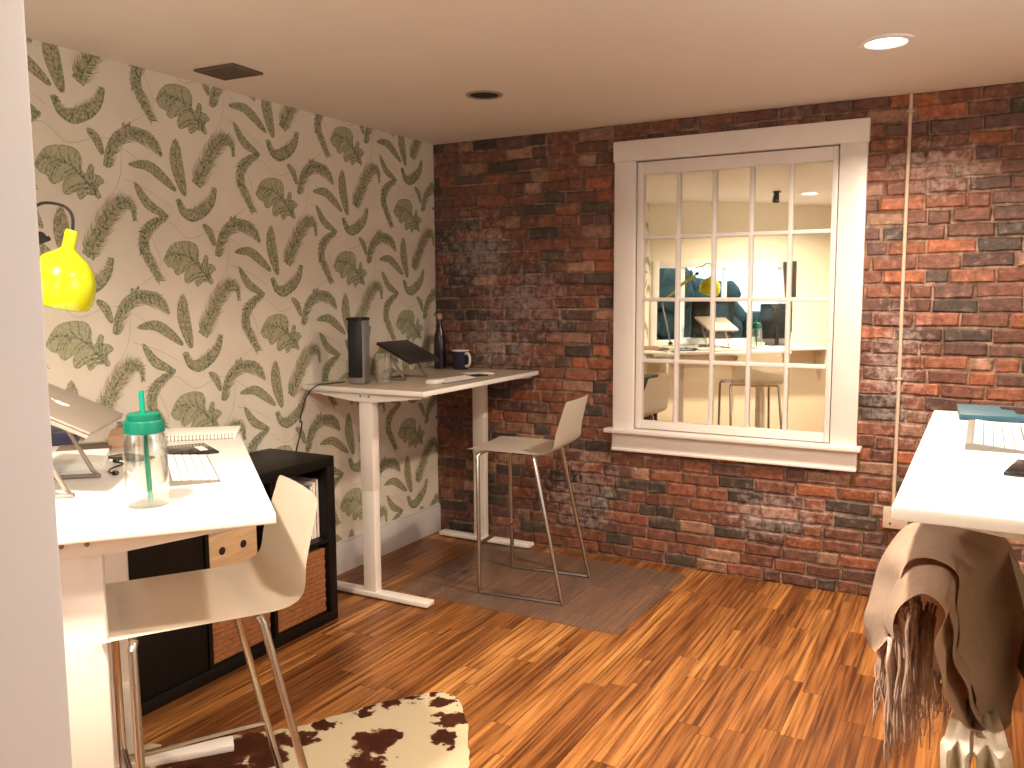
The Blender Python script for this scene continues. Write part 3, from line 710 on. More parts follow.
# ---------------------------------------------------------------- cowhide rug
def rug():
    P = [(1.252, -1.851), (1.34, -1.87), (1.43, -1.96), (1.52, -2.08), (1.60, -2.20), (1.68, -2.38), (1.80, -2.60), (1.75, -2.85), (1.88, -3.1), (1.70, -3.3), (1.40, -3.25), (1.15, -3.35), (.85, -3.25), (.62, -3.0), (.52, -2.76), (.60, -2.64), (.70, -2.60), (.80, -2.47), (.90, -2.38), (.98, -2.29), (1.02, -2.20), (1.07, -2.12), (1.12, -2.02), (1.19, -1.93)]
    b = MB(); Q = smoothpts([(x, y, 0) for x, y in P+[P[0]]], 6)[:-1]; rnd = random.Random(2)
    c = Vector((1.2, -2.65, 0)); n = len(Q)
    Q = [q+(q-c).normalized()*rnd.uniform(-.006, .006) for q in Q]
    rings = []
    for s, z in ((1, .001), (1, .005), (.985, .008), (.8, .0085), (.6, .010), (.4, .009), (.2, .010)):
        rings.append([b.bm.verts.new((c.x+(q.x-c.x)*s, c.y+(q.y-c.y)*s, z+(.004*abs(math.sin(k*.7)) if s > .9 and z > .002 else 0))) for k, q in enumerate(Q)])
    for a, d in zip(rings[:-1], rings[1:]):
        for k in range(n): b.bm.faces.new((a[k], a[(k+1) % n], d[(k+1) % n], d[k]))
    b.bm.faces.new(rings[-1]); b.bm.faces.new(rings[0][::-1])
    m = bpy.data.materials.new('cowhide'); m.use_nodes = True; nt = m.node_tree; N = nt.nodes; Lk = nt.links; bs = N['Principled BSDF']
    tc = N.new('ShaderNodeTexCoord')
    mp = N.new('ShaderNodeMapping'); mp.inputs['Location'].default_value = (RUGOFF[0], RUGOFF[1], 0); Lk.new(tc.outputs['Object'], mp.inputs[0])
    n1 = N.new('ShaderNodeTexNoise'); n1.inputs['Scale'].default_value = 5.2; n1.inputs['Detail'].default_value = 6; n1.inputs['Roughness'].default_value = .62; n1.inputs['Distortion'].default_value = .3; Lk.new(mp.outputs[0], n1.inputs['Vector'])
    acc = None
    nd = N.new('ShaderNodeTexNoise'); nd.inputs['Scale'].default_value = 22; nd.inputs['Detail'].default_value = 4; Lk.new(tc.outputs['Object'], nd.inputs['Vector'])
    nv = N.new('ShaderNodeVectorMath'); nv.operation = 'MULTIPLY_ADD'; Lk.new(nd.outputs['Color'], nv.inputs[0]); nv.inputs[1].default_value = (.14, .14, 0)
    sb = N.new('ShaderNodeVectorMath'); sb.operation = 'SUBTRACT'; Lk.new(tc.outputs['Object'], sb.inputs[0]); sb.inputs[1].default_value = (.07, .07, 0); Lk.new(sb.outputs[0], nv.inputs[2])
    for cx, cy, rr_ in RUGSPOTS:
        ds = N.new('ShaderNodeVectorMath'); ds.operation = 'DISTANCE'; Lk.new(nv.outputs[0], ds.inputs[0]); ds.inputs[1].default_value = (cx, cy, .005)
        mr = N.new('ShaderNodeMapRange'); Lk.new(ds.outputs['Value'], mr.inputs[0]); mr.inputs[1].default_value = rr_*1.7; mr.inputs[2].default_value = rr_*.3; mr.inputs[3].default_value = 0; mr.inputs[4].default_value = 1
        if acc is None: acc = mr.outputs[0]
        else:
            q = N.new('ShaderNodeMath'); q.operation = 'MAXIMUM'; Lk.new(acc, q.inputs[0]); Lk.new(mr.outputs[0], q.inputs[1]); acc = q.outputs[0]
    fin = N.new('ShaderNodeMath'); fin.operation = 'MULTIPLY_ADD'; Lk.new(acc, fin.inputs[0]); fin.inputs[1].default_value = .30
    sc_ = N.new('ShaderNodeMath'); sc_.operation = 'MULTIPLY_ADD'; Lk.new(n1.outputs['Fac'], sc_.inputs[0]); sc_.inputs[1].default_value = .55; sc_.inputs[2].default_value = .11; Lk.new(sc_.outputs[0], fin.inputs[2])
    r = N.new('ShaderNodeValToRGB'); Lk.new(fin.outputs[0], r.inputs[0]); cr = r.color_ramp
    cr.elements[0].position = .505; cr.elements[0].color = (.52, .44, .30, 1); cr.elements[1].position = .545; cr.elements[1].color = (.075, .022, .010, 1)
    e = cr.elements.new(.65); e.color = (.045, .014, .007, 1)
    n2 = N.new('ShaderNodeTexNoise'); n2.inputs['Scale'].default_value = 220; Lk.new(tc.outputs['Object'], n2.inputs['Vector'])
    bp = N.new('ShaderNodeBump'); bp.inputs['Strength'].default_value = .4; bp.inputs['Distance'].default_value = .003; Lk.new(n2.outputs['Fac'], bp.inputs['Height'])
    Lk.new(r.outputs[0], bs.inputs['Base Color']); Lk.new(bp.outputs[0], bs.inputs['Normal']); bs.inputs['Roughness'].default_value = .9; bs.inputs['Specular IOR Level'].default_value = .1
    o = b.build('cowhide_rug', m); tag(o, 'cream and dark brown spotted cowhide rug on the floor by the left stool', 'rug')
RUGOFF = (3.3, 1.7)
RUGSPOTS = [(1.13, -2.0, .05), (1.19, -1.95, .035), (1.31, -1.93, .035), (1.40, -2.02, .05), (1.46, -2.12, .045), (1.51, -2.17, .02), (1.26, -2.28, .07), (1.33, -2.38, .06), (1.30, -2.19, .03), (1.03, -2.26, .03), (.96, -2.42, .06), (.80, -2.58, .08), (.88, -2.56, .07), (.68, -2.72, .08), (1.02, -2.5, .06), (1.55, -2.5, .08), (1.2, -2.75, .12), (.74, -2.66, .08), (.92, -2.48, .07), (1.05, -2.36, .045), (.85, -2.68, .08), (1.0, -2.62, .05), (1.10, -2.10, .035), (1.245, -1.89, .03), (1.34, -1.90, .03), (1.43, -1.99, .045), (1.6, -2.9, .1), (.9, -3.0, .12)]
rug()
# ---------------------------------------------------------------- clear chair mat
def chairmat():
    b = MB(); b.prism([(.44, -1.03), (1.62, -1.03), (1.64, -1.01), (1.66, -.13), (1.64, -.11), (.42, -.11)], .0006, .0024)
    m = bpy.data.materials.new('clear_vinyl'); m.use_nodes = True; nt = m.node_tree; N = nt.nodes; Lk = nt.links; bs = N['Principled BSDF']
    bs.inputs['Base Color'].default_value = (.23, .16, .13, 1); bs.inputs['Roughness'].default_value = .28
    tc = N.new('ShaderNodeTexCoord'); n1 = N.new('ShaderNodeTexNoise'); n1.inputs['Scale'].default_value = 4; Lk.new(tc.outputs['Object'], n1.inputs['Vector'])
    r = N.new('ShaderNodeMapRange'); Lk.new(n1.outputs['Fac'], r.inputs[0]); r.inputs[3].default_value = .24; r.inputs[4].default_value = .42; Lk.new(r.outputs[0], bs.inputs['Alpha'])
    tag(b.build('chair_mat', m, smooth=False), 'thin clear plastic chair mat on the floor under the corner stool', 'mat')
chairmat()

# ---------------------------------------------------------------- small things
def keyboard(loc, rz, z, label, L=.40, D=.115):
    t = thing('keyboard', (*loc, z), rz, label, 'keyboard')
    w_ = MB(); V = [(-D/2, 0), (D/2, 0), (D/2, .014), (D/2-.012, .015), (-D/2, .005)]
    a = [w_.bm.verts.new((-L/2, y, zz)) for y, zz in V]; c = [w_.bm.verts.new((L/2, y, zz)) for y, zz in V]
    w_.bm.faces.new(a); w_.bm.faces.new(c[::-1])
    for k in range(5): w_.bm.faces.new((a[k], a[(k+1) % 5], c[(k+1) % 5], c[k]))
    w_.build('tray', MT['keygap'], t, smooth=False)
    ang = math.atan2(.010, D-.012); k_ = MB(); nx, ny = int(L/.0195), 5
    M0 = Matrix.Translation((0, -D/2, .0055)) @ Matrix.Rotation(ang, 4, 'X')
    pitch_y = (D-.018)/ny
    for i in range(nx):
        for j in range(ny):
            if j == 0 and 3 < i < 9:
                if i > 4: continue
                k_.box(-L/2+.006+i*.0193, .005+j*pitch_y, 0, -L/2+.006+i*.0193+.0193*5-.003, .005+j*pitch_y+pitch_y-.003, .0025, M=M0); continue
            x = -L/2+.006+i*.0193
            k_.box(x, .005+j*pitch_y, 0, x+.0163, .005+(j+1)*pitch_y-.003, .0025, M=M0)
    k_.build('keys', MT['key'], t, smooth=False)
    return t
def slab(name, c, rz, z, sx, sy, sz, m, label, cat, bev=.002, parts=()):
    t = thing(name, (c[0], c[1], z), rz, label, cat)
    MB().box(-sx/2, -sy/2, 0, sx/2, sy/2, sz, bev).build('body', m, t)
    return t
AU = math.atan2(UL.y, UL.x)                        # along the left desk
keyboard((1.01, -2.755), AU+R(3), ZL, 'white keyboard on the left desk behind the green lidded jar', L=.40, D=.135)
t = slab('tablet', (.765, -2.545), AU+R(12), ZL, .19, .14, .008, MT['dark'], 'black tablet lying flat on the left desk between keyboard and notebook', 'tablet', .003)
p_ = MB(); p_.box(-.06, -.045, .0083, .02, -.020, .0092); p_.build('white_sticker', MT['white'], t)
# jar
t = thing('jar_tumbler', (1.248, -3.075, ZL), 0, 'clear glass jar tumbler with green lid and straw on the left desk', 'jar')
rj = .050
MB().lathe([(0, .004), (.040, .004), (.046, .012), (.047, .035), (.047, .150), (.042, .168), (.038, .186), (.041, .186), (.0445, .172), (rj, .153), (rj, .030), (.048, .006), (.044, 0), (0, 0)], n=48).build('glass', MT['glass'], t)
MB().lathe([(0, .223), (.033, .223), (.038, .220), (.039, .207), (.044, .206), (.046, .202), (.046, .178), (.044, .176), (.042, .197), (0, .199)], n=48).build('lid', MT['green'], t)
MB().tube([(.006, .004, .008), (.002, .0, .15), (-.002, -.002, .275)], .0062, 14, cap=False).build('straw', MT['strawg'], t)
# spiral notebook on a tan box
def place(o, c, z, rz): o.location = (c[0], c[1], z); o.rotation_euler[2] = rz
cb = (.43, -2.22)
ANB = math.atan2(-2.215+2.386, .622-.436)
t = slab('cardboard_box', (.455, -2.545), AU, ZL, .17, .10, .040, MT['tan'], 'flat tan cardboard box behind the laptop stand on the left desk', 'box')
t = thing('spiral_notebook', (.545, -2.325, ZL+.001), ANB, 'white spiral notebook lying at the far end of the left desk', 'notebook')
MB().box(-.13, -.10, 0, .14, .12, .012, .002).build('pages', MT['paper'], t)
s_ = MB(); 
for k in range(22):
    x = -.12+k*.0118
    s_.tube([(x+.002*0, -.10+.009*math.cos(a), .008+.009*math.sin(a)) for a in [2*math.pi*q/10 for q in range(11)]], .0014, 5)
s_.build('spiral_binding', MT['grey'], t)
# laptop (closed) on stand, left desk
def laptop_on_stand(name_label, stand_label, lowc, along, up, W, D, tilt, z_low, zdesk, m, logo=True):
    # lowc: centre of the low edge (x, y); along: unit vector along low edge; up: horizontal unit vector towards high edge
    al = Vector((along[0], along[1], 0)).normalized(); upv = Vector((up[0], up[1], 0)).normalized()
    nrm = al.cross(upv)
    if nrm.z < 0: al = -al
    rz = math.atan2(al.y, al.x)
    t = thing('laptop', (lowc[0], lowc[1], z_low), rz, name_label, 'laptop')
    Mt = Matrix.Rotation(tilt, 4, 'X')
    MB().box(-W/2, 0, 0, W/2, D, .008, .003, M=Mt).build('base', m, t)
    lid = MB().box(-W/2, 0, .009, W/2, D, .016, .003, M=Mt).build('lid', m, t)
    if logo:
        g = MB(); cx, cy = 0, D*.52
        pts = [(cx+.017*math.cos(a)*(1-.12*abs(math.cos(a))), cy+.019*math.sin(a)) for a in [2*math.pi*k/20 for k in range(20)]]
        pts = [p for p in pts if not (p[0] > cx+.012 and abs(p[1]-cy) < .008)]
        pts.insert(0, (cx+.009, cy+.001))
        g.prism(pts, .0162, .0168); g.prism([(cx+.001, cy+.021), (cx+.006, cy+.023), (cx+.009, cy+.031), (cx+.003, cy+.028)], .0162, .0168)
        bmesh.ops.transform(g.bm, matrix=Mt, verts=g.bm.verts); g.build('logo', MT['white'], lid, smooth=False)
    s = thing('laptop_stand', (lowc[0], lowc[1], zdesk), rz, stand_label, 'laptop stand')
    h0 = z_low-zdesk; c_, s0 = math.cos(tilt), math.sin(tilt)
    a = MB()
    for sx in (-1, 1):
        x = sx*W*.36
        yb, zb = D*.88*c_, h0+D*.88*s0
        a.tube([(x, D*.05, h0+D*.05*s0-.009), (x, yb, zb-.009)], .006, 8)
        a.tube([(x, D*.82*c_, h0+D*.82*s0-.012), (x, D*.30, .02), (x, D*.22, .006), (x, D*.86, .006)], .006, 8)
    a.tube([(-W*.36, D*.86, .006), (W*.36, D*.86, .006)], .006, 8); a.tube([(-W*.36, D*.45*c_, h0+D*.45*s0-.010), (W*.36, D*.45*c_, h0+D*.45*s0-.010)], .006, 8)
    a.build('stand_frame', MT['silver'], s)
    return t
# left desk: low edge from (1.12,-3.12) to (.90,-2.86)
laptop_on_stand('closed silver laptop with a pale logo, tilted on a stand, left desk', 'silver laptop stand on the left desk beside the yellow lamp', (.985, -2.99), (-.65, .76), (-.76, -.65), .33, .235, R(26), 1.155, ZL, MT['silver'])
# things near the laptop
slab('notepad', (.635, -2.845), AU, ZL, .24, .16, .022, MT['paper'], 'thick white notepad on the left desk beside the laptop stand', 'notepad')
slab('phone', (.705, -2.715), AU+R(40), ZL, .14, .07, .008, MT['dark'], 'black phone on the left desk just left of the jar', 'phone', .003)
slab('storage_case', (.24, -2.63), AU, ZL, .16, .10, .05, MT['navy'], 'small dark navy case at the back of the left desk', 'case', .006)
slab('flat_piece', (.475, -2.715), AU, ZL, .20, .16, .012, mat('taupe_matte', (.20, .15, .12), .9, noise=.1), 'flat grey brown sleeve lying on the left desk', 'piece', .004)  # thin dark taupe slab on the desk top
t = thing('earphones', (.80, -2.83, ZL), AU, 'dark earphones curled on the left desk in front of the white notepad', 'earphones')
MB().tube(smoothpts([(-.10, .0, .003), (-.05, .02, .003), (0, .01, .004), (.05, -.015, .003), (.09, .01, .003)], 5), .0022, 6).build('wire', MT['blackp'], t)
for x, y in ((-.10, 0), (.095, .01)): MB().lathe([(0, 0), (.008, .001), (.010, .006), (.007, .012), (0, .013)], (x, y, 0), 12).build('earbud', MT['blackp'], t)

# yellow task lamp
def lamp():
    base = (.50, -3.02)
    t = thing('desk_lamp', (base[0], base[1], ZL), 0, 'yellow metal task lamp with a domed shade over the left desk', 'lamp')
    O = Vector((base[0], base[1], ZL))
    W = lambda x, y, z: Vector((x, y, z))-O
    MB().lathe([(0, 0), (.085, 0), (.085, .010), (.06, .020), (.015, .026), (.012, .05), (0, .05)], n=40).build('base', MT['yellow'], t)
    J0, J1, J2 = W(.50, -3.02, 1.04), W(.36, -3.16, 1.42), W(.74, -2.985, 1.655)
    MB().tube([J0, J1], .007, 12).build('lower_arm', MT['grey'], t)
    MB().tube([J1, J2+Vector((-.025, -.012, -.012))], [.009, .016], 12).build('upper_arm', MT['yellow'], t)
    for J in (J0, J1):
        k = MB(); k.lathe([(0, -.014), (.018, -.012), (.018, .012), (0, .014)], n=20, M=Matrix.Translation(J) @ Matrix.Rotation(R(90), 4, 'X')); k.build('joint_knob', MT['blackp'], t)
    k = MB(); k.tube([J2+Vector((-.03, -.01, -.02)), J2+Vector((.025, .012, .0))], .007, 10)
    k.lathe([(0, -.016), (.013, -.014), (.013, .014), (0, .016)], n=20, M=Matrix.Translation(J2+Vector((0, .0, .0))) @ Matrix.Rotation(R(60), 4, 'Y'))
    k.build('joint_knob', MT['blackp'], t)
    # shade: axis through neck (top) to the opening centre
    top = W(.885, -2.985, 1.672); bot = W(.836, -3.008, 1.480)
    ax = (top-bot); Ls = ax.length; q = Vector((0, 0, 1)).rotation_difference(ax.normalized()).to_matrix().to_4x4()
    pr = [(.078, 0), (.083, .012), (.086, .035), (.083, .068), (.072, .095), (.052, .118), (.030, .132), (.0175, .142), (.0165, .155), (.0165, .184), (.014, .190), (0, .190)]
    pr = [(r*1.0, z*Ls/.19) for r, z in pr]
    inner = [(r*.96, z-.002) for r, z in pr[:-1]][::-1]
    sh_ = MB().lathe([(0, inner[0][1])]+inner+pr, n=48, M=Matrix.Translation(bot) @ q).build('lamp_shade', MT['yellow'], t)
    MB().lathe([(0, .035), (.026, .04), (.030, .065), (.018, .095), (.012, .12), (0, .12)], n=24, M=Matrix.Translation(bot) @ q).build('light_bulb', MT['white'], sh_)
    up = top
    MB().tube(smoothpts([up+Vector((0, 0, -.01)), up+Vector((.004, 0, .035)), up+Vector((-.020, -.008, .062)), up+Vector((-.07, -.03, .070)), up+Vector((-.105, -.045, .050)), J2+Vector((-.06, -.03, .03)), J2+Vector((-.06, -.035, -.03))], 5), .004, 8).build('power_cable', MT['blackp'], t)
lamp()

# corner desk things
t = thing('tower_speaker', (.245, -1.05, ZB), R(14), 'tall black and grey column speaker on the corner desk', 'speaker')
MB().box(-.042, -.045, 0, .042, .045, .325, .012, seg=3).build('housing', MT['grey'], t)
MB().box(-.036, -.052, .035, .038, -.040, .322, .008).build('front_grille', MT['blackp'], t)
MB().box(-.046, -.050, .318, .045, .048, .335, .008).build('top_cap', MT['blackp'], t)
t = thing('drinking_glass', (.372, -1.02, ZB), 0, 'tall clear drinking glass beside the column speaker on the corner desk', 'glass')
MB().lathe([(0, .010), (.036, .010), (.041, .155), (.043, .155), (.039, .0), (0, 0)], n=40).build('glass', MT['glass'], t)
laptop_on_stand('closed dark laptop tilted on a stand on the corner desk', 'low metal laptop stand on the corner desk by the brick wall', (.425, -.735), (0, 1, 0), (-1, 0, 0), .27, .235, R(24), 1.140, ZB, MT['darkalu'], logo=False)
t = thing('wine_bottle', (.125, -.145, ZB), 0, 'dark purple bottle with a pinkish cap in the corner of the desk', 'bottle')
MB().lathe([(0, 0), (.036, 0), (.038, .006), (.038, .17), (.034, .20), (.018, .25), (.014, .27), (.014, .30), (0, .30)], n=36).build('body', MT['bottle'], t)
MB().lathe([(0, .297), (.0165, .297), (.0165, .325), (.013, .330), (0, .330)], n=24).build('cap', MT['pink'], t)
t = thing('coffee_mug', (.265, -.135, ZB), R(-20), 'black mug with a white handle near the brick on the corner desk', 'mug')
MB().lathe([(0, .006), (.042, .006), (.047, .110), (.050, .110), (.050, .012), (.044, 0), (0, 0)], n=40).build('body', MT['navy'], t)
MB().lathe([(.0465, .109), (.0465, .115), (.0505, .115), (.0505, .109)], n=40, close=True).build('rim', MT['white'], t)
MB().tube(smoothpts([(.046, 0, .094), (.070, 0, .098), (.088, 0, .076), (.086, 0, .042), (.066, 0, .022), (.046, 0, .024)], 5), .008, 10).build('handle', MT['white'], t)
keyboard((.60, -.72), R(88), ZB, 'pale keyboard below the dark laptop on the corner desk', L=.30, D=.10)
slab('phone', (.56, -.47), R(70), ZB, .15, .075, .008, MT['dark'], 'black phone on the corner desk beside the laptop', 'phone', .003)
slab('paper_sheet', (.50, -.33), R(50), ZB, .16, .11, .006, MT['paper'], 'small white paper pad on the corner desk in front of the mug', 'paper')
slab('computer_mouse', (.60, -.90), R(95), ZB+.001, .105, .058, .024, MT['white'], 'white computer mouse at the front of the corner desk', 'mouse', .010)
t = thing('power_cable', (.19, -1.10, ZB), 0, 'black cable hanging from the corner desk down behind the shelf', 'cable')
O = Vector((.19, -1.10, ZB))
MB().tube(smoothpts([Vector(p)-O for p in [(.19, -1.10, ZB+.012), (.15, -1.17, ZB+.007), (.13, -1.24, ZB+.004), (.115, -1.30, ZB-.05), (.10, -1.33, ZB-.16), (.10, -1.32, .86), (.06, -1.36, .6), (.05, -1.38, .2), (.06, -1.36, .012)]], 6), .0035, 8).build('cord', MT['blackp'], t)

# right desk things
keyboard((3.02, -2.08), R(90), ZR, 'white keyboard on the right desk beside the blue folder', L=.40, D=.12)
t = slab('folder', (3.08, -1.66), R(93), ZR, .24, .30, .016, MT['blue'], 'blue folder with black marks at the far end of the right desk', 'folder')
m_ = MB(); m_.box(-.06, -.09, .0163, .02, .01, .017); m_.box(-.06, -.14, .0163, .05, -.11, .017); m_.box(.03, -.08, .0163, .09, .04, .017); m_.build('black_marks', MT['dark'], t, smooth=False)
slab('phone', (3.085, -2.475), R(80), ZR, .16, .085, .008, MT['dark'], 'black phone in front of the keyboard on the right desk', 'phone', .003)
t = slab('speaker_box', (3.16, -1.62), R(90), ZR+.0, .001+.09, .09, .14, MT['blackp'], 'small black speaker box on the right desk near the brick wall', 'speaker', .006)
t.location = (3.16, -1.46+.0, ZR)
t.location.y = -1.60; t.location.x = 3.31

# ---------------------------------------------------------------- diagonal wall ledge and things seen only in the panes
t = thing('window_ledge', tuple(diag(.98, .12)), math.atan2(DW.y, DW.x), 'white ledge under the diagonal wall window, reflected in the panes', 'ledge')
MB().box(-.94, -.11, .905, 1.0, .14, .935, .003).build('ledge_top', MT['desk'], t)
for x in (-.85, .0, .9): MB().box(x-.012, -.11, .70, x+.012, .09, .905, .002).build('ledge_bracket', MT['deskmetal'], t)
def monitor(P, rz, z, w_, h_, label):
    t = thing('monitor', (P[0], P[1], z), rz, label, 'monitor', 'black monitors reflected in the panes')
    MB().box(-w_/2, -.012, .07, w_/2, .012, .07+h_, .005).build('screen', MT['dark'], t)
    s = MB(); s.box(-.09, -.07, 0, .09, .07, .008, .003); s.box(-.02, .012, .008, .02, .028, .2, .003); s.build('foot', MT['blackp'], t)
monitor((.80, -3.29), AU, ZL, .42, .36, 'black monitor at the window end of the left desk, reflected in the panes')
pp = diag(1.33, .13); monitor((pp.x, pp.y), math.atan2(DW.y, DW.x), .935, .36, .36, 'black monitor on the ledge beside the curtain, reflected in the panes')
pp = diag(1.05, .17); slab('paper_stack', (pp.x, pp.y), AU, .935, .2, .14, .04, MT['paper'], 'white paper stack on the ledge beside the black monitor, reflected', 'paper')
cu = MB(); rows = []
for i in range(9):
    z = 1.80-i*.09; wv = .12-.010*i
    rows.append([tuple(Vector(diag(1.45+wv*(k/14)+.010*i, .045+.014*math.sin(k*1.6), z))) for k in range(15)])
cu.grid(rows, .003); tag(cu.build('curtain', MT['curtain']), 'narrow dark grey curtain at the side of the diagonal wall window', 'curtain')
# plant on the ledge
pp = diag(.55, .17)
t = thing('potted_plant', (pp.x, pp.y, .935), 0, 'leafy green potted plant on the ledge before the reflected window', 'plant')
MB().lathe([(0, 0), (.04, 0), (.055, .09), (.050, .09), (.045, .08), (0, .08)], n=24).build('pot', MT['white'], t)
g = MB(); rp = random.Random(4)
for k in range(26):
    a = rp.random()*6.28; l = rp.uniform(.08, .15); hgt = rp.uniform(.16, .40); c0 = Vector((math.cos(a), math.sin(a), 0)); sd = Vector((-c0.y, c0.x, 0))*.018
    b0 = Vector((0, 0, .08)); m0 = c0*l*.4+Vector((0, 0, hgt)); m1 = c0*l+Vector((0, 0, hgt-.03)) 
    g.grid([[b0-sd*.1, b0+sd*.1], [m0-sd, m0+sd], [m1-sd*.8, m1+sd*.8], [m1+c0*.03+Vector((0, 0, -.03))-sd*.1, m1+c0*.03+Vector((0, 0, -.03))+sd*.1]], .001)
g.build('foliage', MT['plant'], t)
# hedge outside, low, in front of the dusk sky
hd = MB(); rh = random.Random(9)
for k in range(110):
    s0 = rh.uniform(.2, 2.5); z0 = rh.uniform(.1, 1.62)*(1 if s0 < 1.75 else .62); c0 = diag(s0, -1.5-rh.uniform(0, .5), z0)
    r = bmesh.ops.create_icosphere(hd.bm, subdivisions=2, radius=rh.uniform(.18, .30))
    for v in r['verts']: v.co = v.co*rh.uniform(.85, 1.15)+c0
tag(hd.build('hedge', MT['leafy'], ang=180), 'dark teal foliage outside the diagonal wall window, reflected in the panes', 'hedge')

# ---------------------------------------------------------------- blanket over the right stool
def interp(poly_, n):
    P = smoothpts([(a, b, 0) for a, b in poly_], 8)
    L = [0]
    for a, b in zip(P[:-1], P[1:]): L.append(L[-1]+(b-a).length)
    out = []
    for k in range(n):
        t_ = L[-1]*k/(n-1); i = 0
        while i < len(L)-2 and L[i+1] < t_: i += 1
        f_ = (t_-L[i])/max(1e-9, L[i+1]-L[i]); out.append(P[i].lerp(P[i+1], f_))
    return out
def blanket():
    t = thing('blanket', (2.93, -2.6, .98), 0, 'taupe fringed wool blanket draped over the stool at the right desk', 'blanket')
    O = Vector((2.93, -2.6, .98))
    def sheet(profiles, n, mb, thick=.008, m=10, wob=.004, seed=0):
        # profiles: [(Y, [(x, z)...])...], cross sections in metres
        rows = [[Vector((p.x, Y, p.y))-O for p in interp(pl, n)] for Y, pl in profiles]
        R2 = []
        for i in range(len(rows)-1):
            for q in range(m):
                f_ = q/m; g_ = f_*f_*(3-2*f_)
                R2.append([rows[i][k].lerp(rows[i+1][k], f_) for k in range(n)])
        R2.append(rows[-1])
        for i, rw in enumerate(R2):
            for k in range(n):
                rw[k] = rw[k]+Vector((math.sin(k*.55+i*.25+seed)*wob, 0, math.cos(k*.4+i*.3+seed)*wob*.6))
        mb.grid([[tuple(v) for v in rw] for rw in R2], thick)
    a = MB()
    near = [(2.8399, 0.8534), (2.8612, 0.8986), (2.8718, 0.9594), (2.8751, 0.9999), (2.8944, 1.0337), (2.9237, 1.0452), (2.955, 1.0306), (2.9715, 1.0016), (2.968, 0.9445), (2.9772, 0.8768), (2.9949, 0.8217), (3.0168, 0.7696), (3.041, 0.7597), (3.052, 0.7749)]
    mid = [(2.8106, 0.7925), (2.8046, 0.8541), (2.8204, 0.9293), (2.8433, 0.9981), (2.8744, 1.0266), (2.9262, 1.0416), (2.9839, 1.034), (3.0245, 1.009), (3.0374, 0.9456), (3.0466, 0.8893), (3.0527, 0.8322), (3.0588, 0.7749), (3.0612, 0.7263), (3.0645, 0.6935)]
    far = [(2.797, 0.7455), (2.7823, 0.8033), (2.8041, 0.8853), (2.8317, 0.9621), (2.8641, 0.9979), (2.9256, 1.0146), (3.0061, 1.0121), (3.0565, 0.9785), (3.0814, 0.908), (3.0919, 0.8415), (3.0919, 0.7707), (3.0846, 0.7041), (3.0802, 0.6484), (3.0755, 0.5988)]
    sheet([(-2.80, near), (-2.61, mid), (-2.40, far)], 60, a, .010)
    o1 = a.build('outer_layer', MT['blanket'], t, ang=80)
    b = MB()
    near = [(2.8756, 0.9239), (2.8802, 0.9627), (2.8897, 0.9902), (2.9157, 1.01), (2.9407, 1.0059), (2.9517, 0.9862), (2.9444, 0.9546), (2.9415, 0.9202), (2.9509, 0.8713), (2.9657, 0.8322), (2.9844, 0.801), (3.0129, 0.7982)]
    far = [(2.8201, 0.8388), (2.8258, 0.8922), (2.8451, 0.9428), (2.8868, 0.9852), (2.9418, 0.9868), (2.9898, 0.9524), (2.9983, 0.8834), (2.9865, 0.7932), (2.9926, 0.7396), (3.0056, 0.6916), (3.0216, 0.6529), (3.0401, 0.6363)]
    midp = [(2.8564, 0.9126), (2.8613, 0.9579), (2.8759, 0.9989), (2.9052, 1.0253), (2.9427, 1.024), (2.967, 0.9942), (2.9666, 0.9371), (2.9629, 0.8825), (2.9746, 0.8272), (2.9887, 0.787), (3.0051, 0.762), (3.0236, 0.7523)]
    sheet([(-2.90, near), (-2.79, midp), (-2.50, far)], 50, b, .008, m=10, wob=.003, seed=2)
    o2 = b.build('inner_layer', MT['blanket'], t, ang=80)
    c = MB()
    near = [(2.9615, 0.9948), (2.9588, 0.9567), (2.9686, 0.9019), (2.9875, 0.8422), (3.01, 0.7957), (3.028, 0.7796)]
    far = [(2.9923, 0.9402), (3.0009, 0.8698), (3.0112, 0.7995), (3.0284, 0.7305), (3.0446, 0.6822), (3.0551, 0.6452)]
    sheet([(-2.86, near), (-2.52, far)], 30, c, .010, m=16, seed=4)
    c.build('middle_fold', MT['blanket'], t, ang=80)
    d_ = MB()
    sheet([(-2.46, [(2.8345, 0.8747), (2.8329, 0.8144), (2.8412, 0.7534), (2.8476, 0.6918)]), (-2.44, [(2.861, 0.9061), (2.8641, 0.8289), (2.8692, 0.7516), (2.8724, 0.6733)]), (-2.42, [(2.8978, 0.9237), (2.9033, 0.8404), (2.9071, 0.7517), (2.9087, 0.6663)]), (-2.44, [(2.9366, 0.9289), (2.9437, 0.8541), (2.9457, 0.7669), (2.9458, 0.6785)]), (-2.46, [(2.9689, 0.9248), (2.9757, 0.8556), (2.9837, 0.7605), (2.9913, 0.6754)])], 16, d_, .008, m=6, seed=6)
    d_.build('back_panel', MT['blanket'], t, ang=80)
    fr = MB(); rf = random.Random(8)
    def strand(x, z, Y, l, w_=.0028):
        p = Vector((x, Y, z))-O; pts = []; dx = rf.uniform(-.012, .016); ph = rf.random()*6
        for k in range(7):
            q = k/6; pts.append(p+Vector((dx*q+.003*math.sin(ph+q*9), rf.uniform(-.01, .01)*q, -l*q)))
        fr.tube(pts, [w_*(1-.45*k/6) for k in range(7)], 5)
    for k in range(34):                      # under the left flap
        u = k/33; strand(2.8400+u*0.0377, 0.842+u*0.0487+rf.uniform(-.006, .006), -2.79+rf.uniform(-.02, .10), rf.uniform(.09, .15))
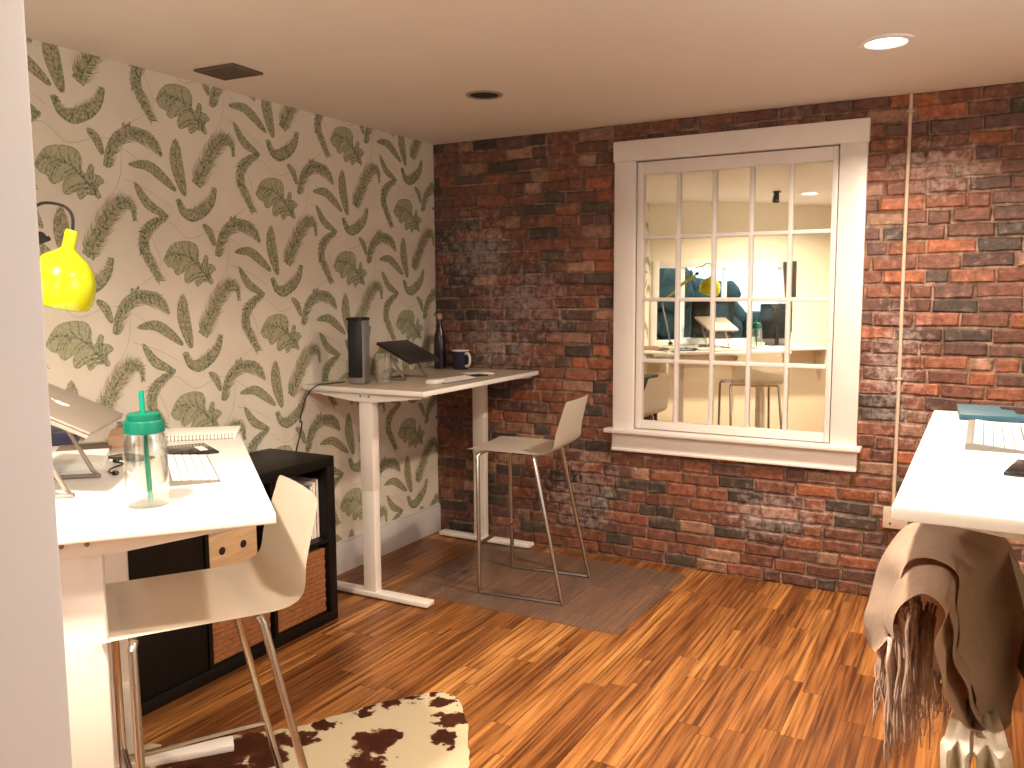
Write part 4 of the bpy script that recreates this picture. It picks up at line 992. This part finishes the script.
    for k in range(80):                      # long bundle from the inner layer
        u = rf.random(); strand(2.8697+u*0.0357, 0.893+0.061*u**.5+rf.uniform(-.008, .023), -2.86+rf.uniform(-.03, .16), rf.uniform(.20, .30)*(1-.3*u), .0032)
    for k in range(50):
        u = k/49; strand(2.8474+u*0.1338, 0.6962+u*-0.0014, -2.46+rf.uniform(-.01, .02), rf.uniform(.07, .12))
    for k in range(36):
        u = rf.random(); strand(2.8892+u*0.0383, 0.8901+u*-0.0049, -2.66+rf.uniform(-.05, .10), rf.uniform(.16, .25))
    fr.build('fringe', MT['fringe'], t, ang=180)
blanket()
# cream cotton cloth hanging below, and a grey-green jacket on the seat
t = thing('cream_scarf', (3.0, -2.62, .72), 0, 'cream cotton scarf hanging from the right stool beneath the taupe blanket', 'scarf')
O = Vector((3.0, -2.62, .72)); s_ = MB()
def strip(cs, hw0, hw1, Y, mb, ph):
    rows = []
    C = smoothpts([(a, b, 0) for a, b in cs], 6)
    for i, c in enumerate(C):
        u = i/(len(C)-1); hw = .72*(hw0+(hw1-hw0)*u)*(.6+.4*min(1, u*3)); row = []
        Yv = Y+.22*max(0, 1-u/.3)
        for k in range(13):
            v = -1+2*k/12; row.append(tuple(Vector((c.x+hw*v, Yv+.020*math.sin(v*5+ph+u*2), c.y))-O))
        rows.append(row)
    mb.grid(rows, .007)
strip([(2.9883, 0.7714), (2.9795, 0.7908), (2.9756, 0.7742), (2.9831, 0.7011), (2.9799, 0.6156)], 0.0223, 0.0353, -2.95, s_, 0)
strip([(3.0202, 0.7589), (3.0248, 0.7846), (3.0308, 0.7709), (3.0393, 0.707), (3.0434, 0.6245)], 0.0358, 0.0339, -2.93, s_, 2)
strip([(3.0015, 0.7493), (2.9939, 0.7702), (2.9874, 0.7403), (2.9844, 0.6794), (2.9769, 0.5901)], 0.0172, 0.0191, -2.91, s_, 1)
s_.build('cloth', MT['cream'], t, ang=80)
t = thing('jacket', (3.24, -2.505, .742), R(8), 'dark grey green jacket folded on the seat of the right stool', 'jacket')
j = MB(); rows = []
for i in range(13):
    u = -1+2*i/12
    row = []
    for k in range(13):
        v = -1+2*k/12; hgt = .11*(1-abs(u)**3)*(1-abs(v)**4)+.01*math.sin(u*7+v*4)
        row.append((.02+.18*u, .225*v, max(.012, hgt+.012)-(.22*max(0, abs(v)-.9)/.1 if v < 0 else 0)))
    rows.append(row)
j.grid(rows, .006); j.build('folded_cloth', MT['olive'], t, ang=80)
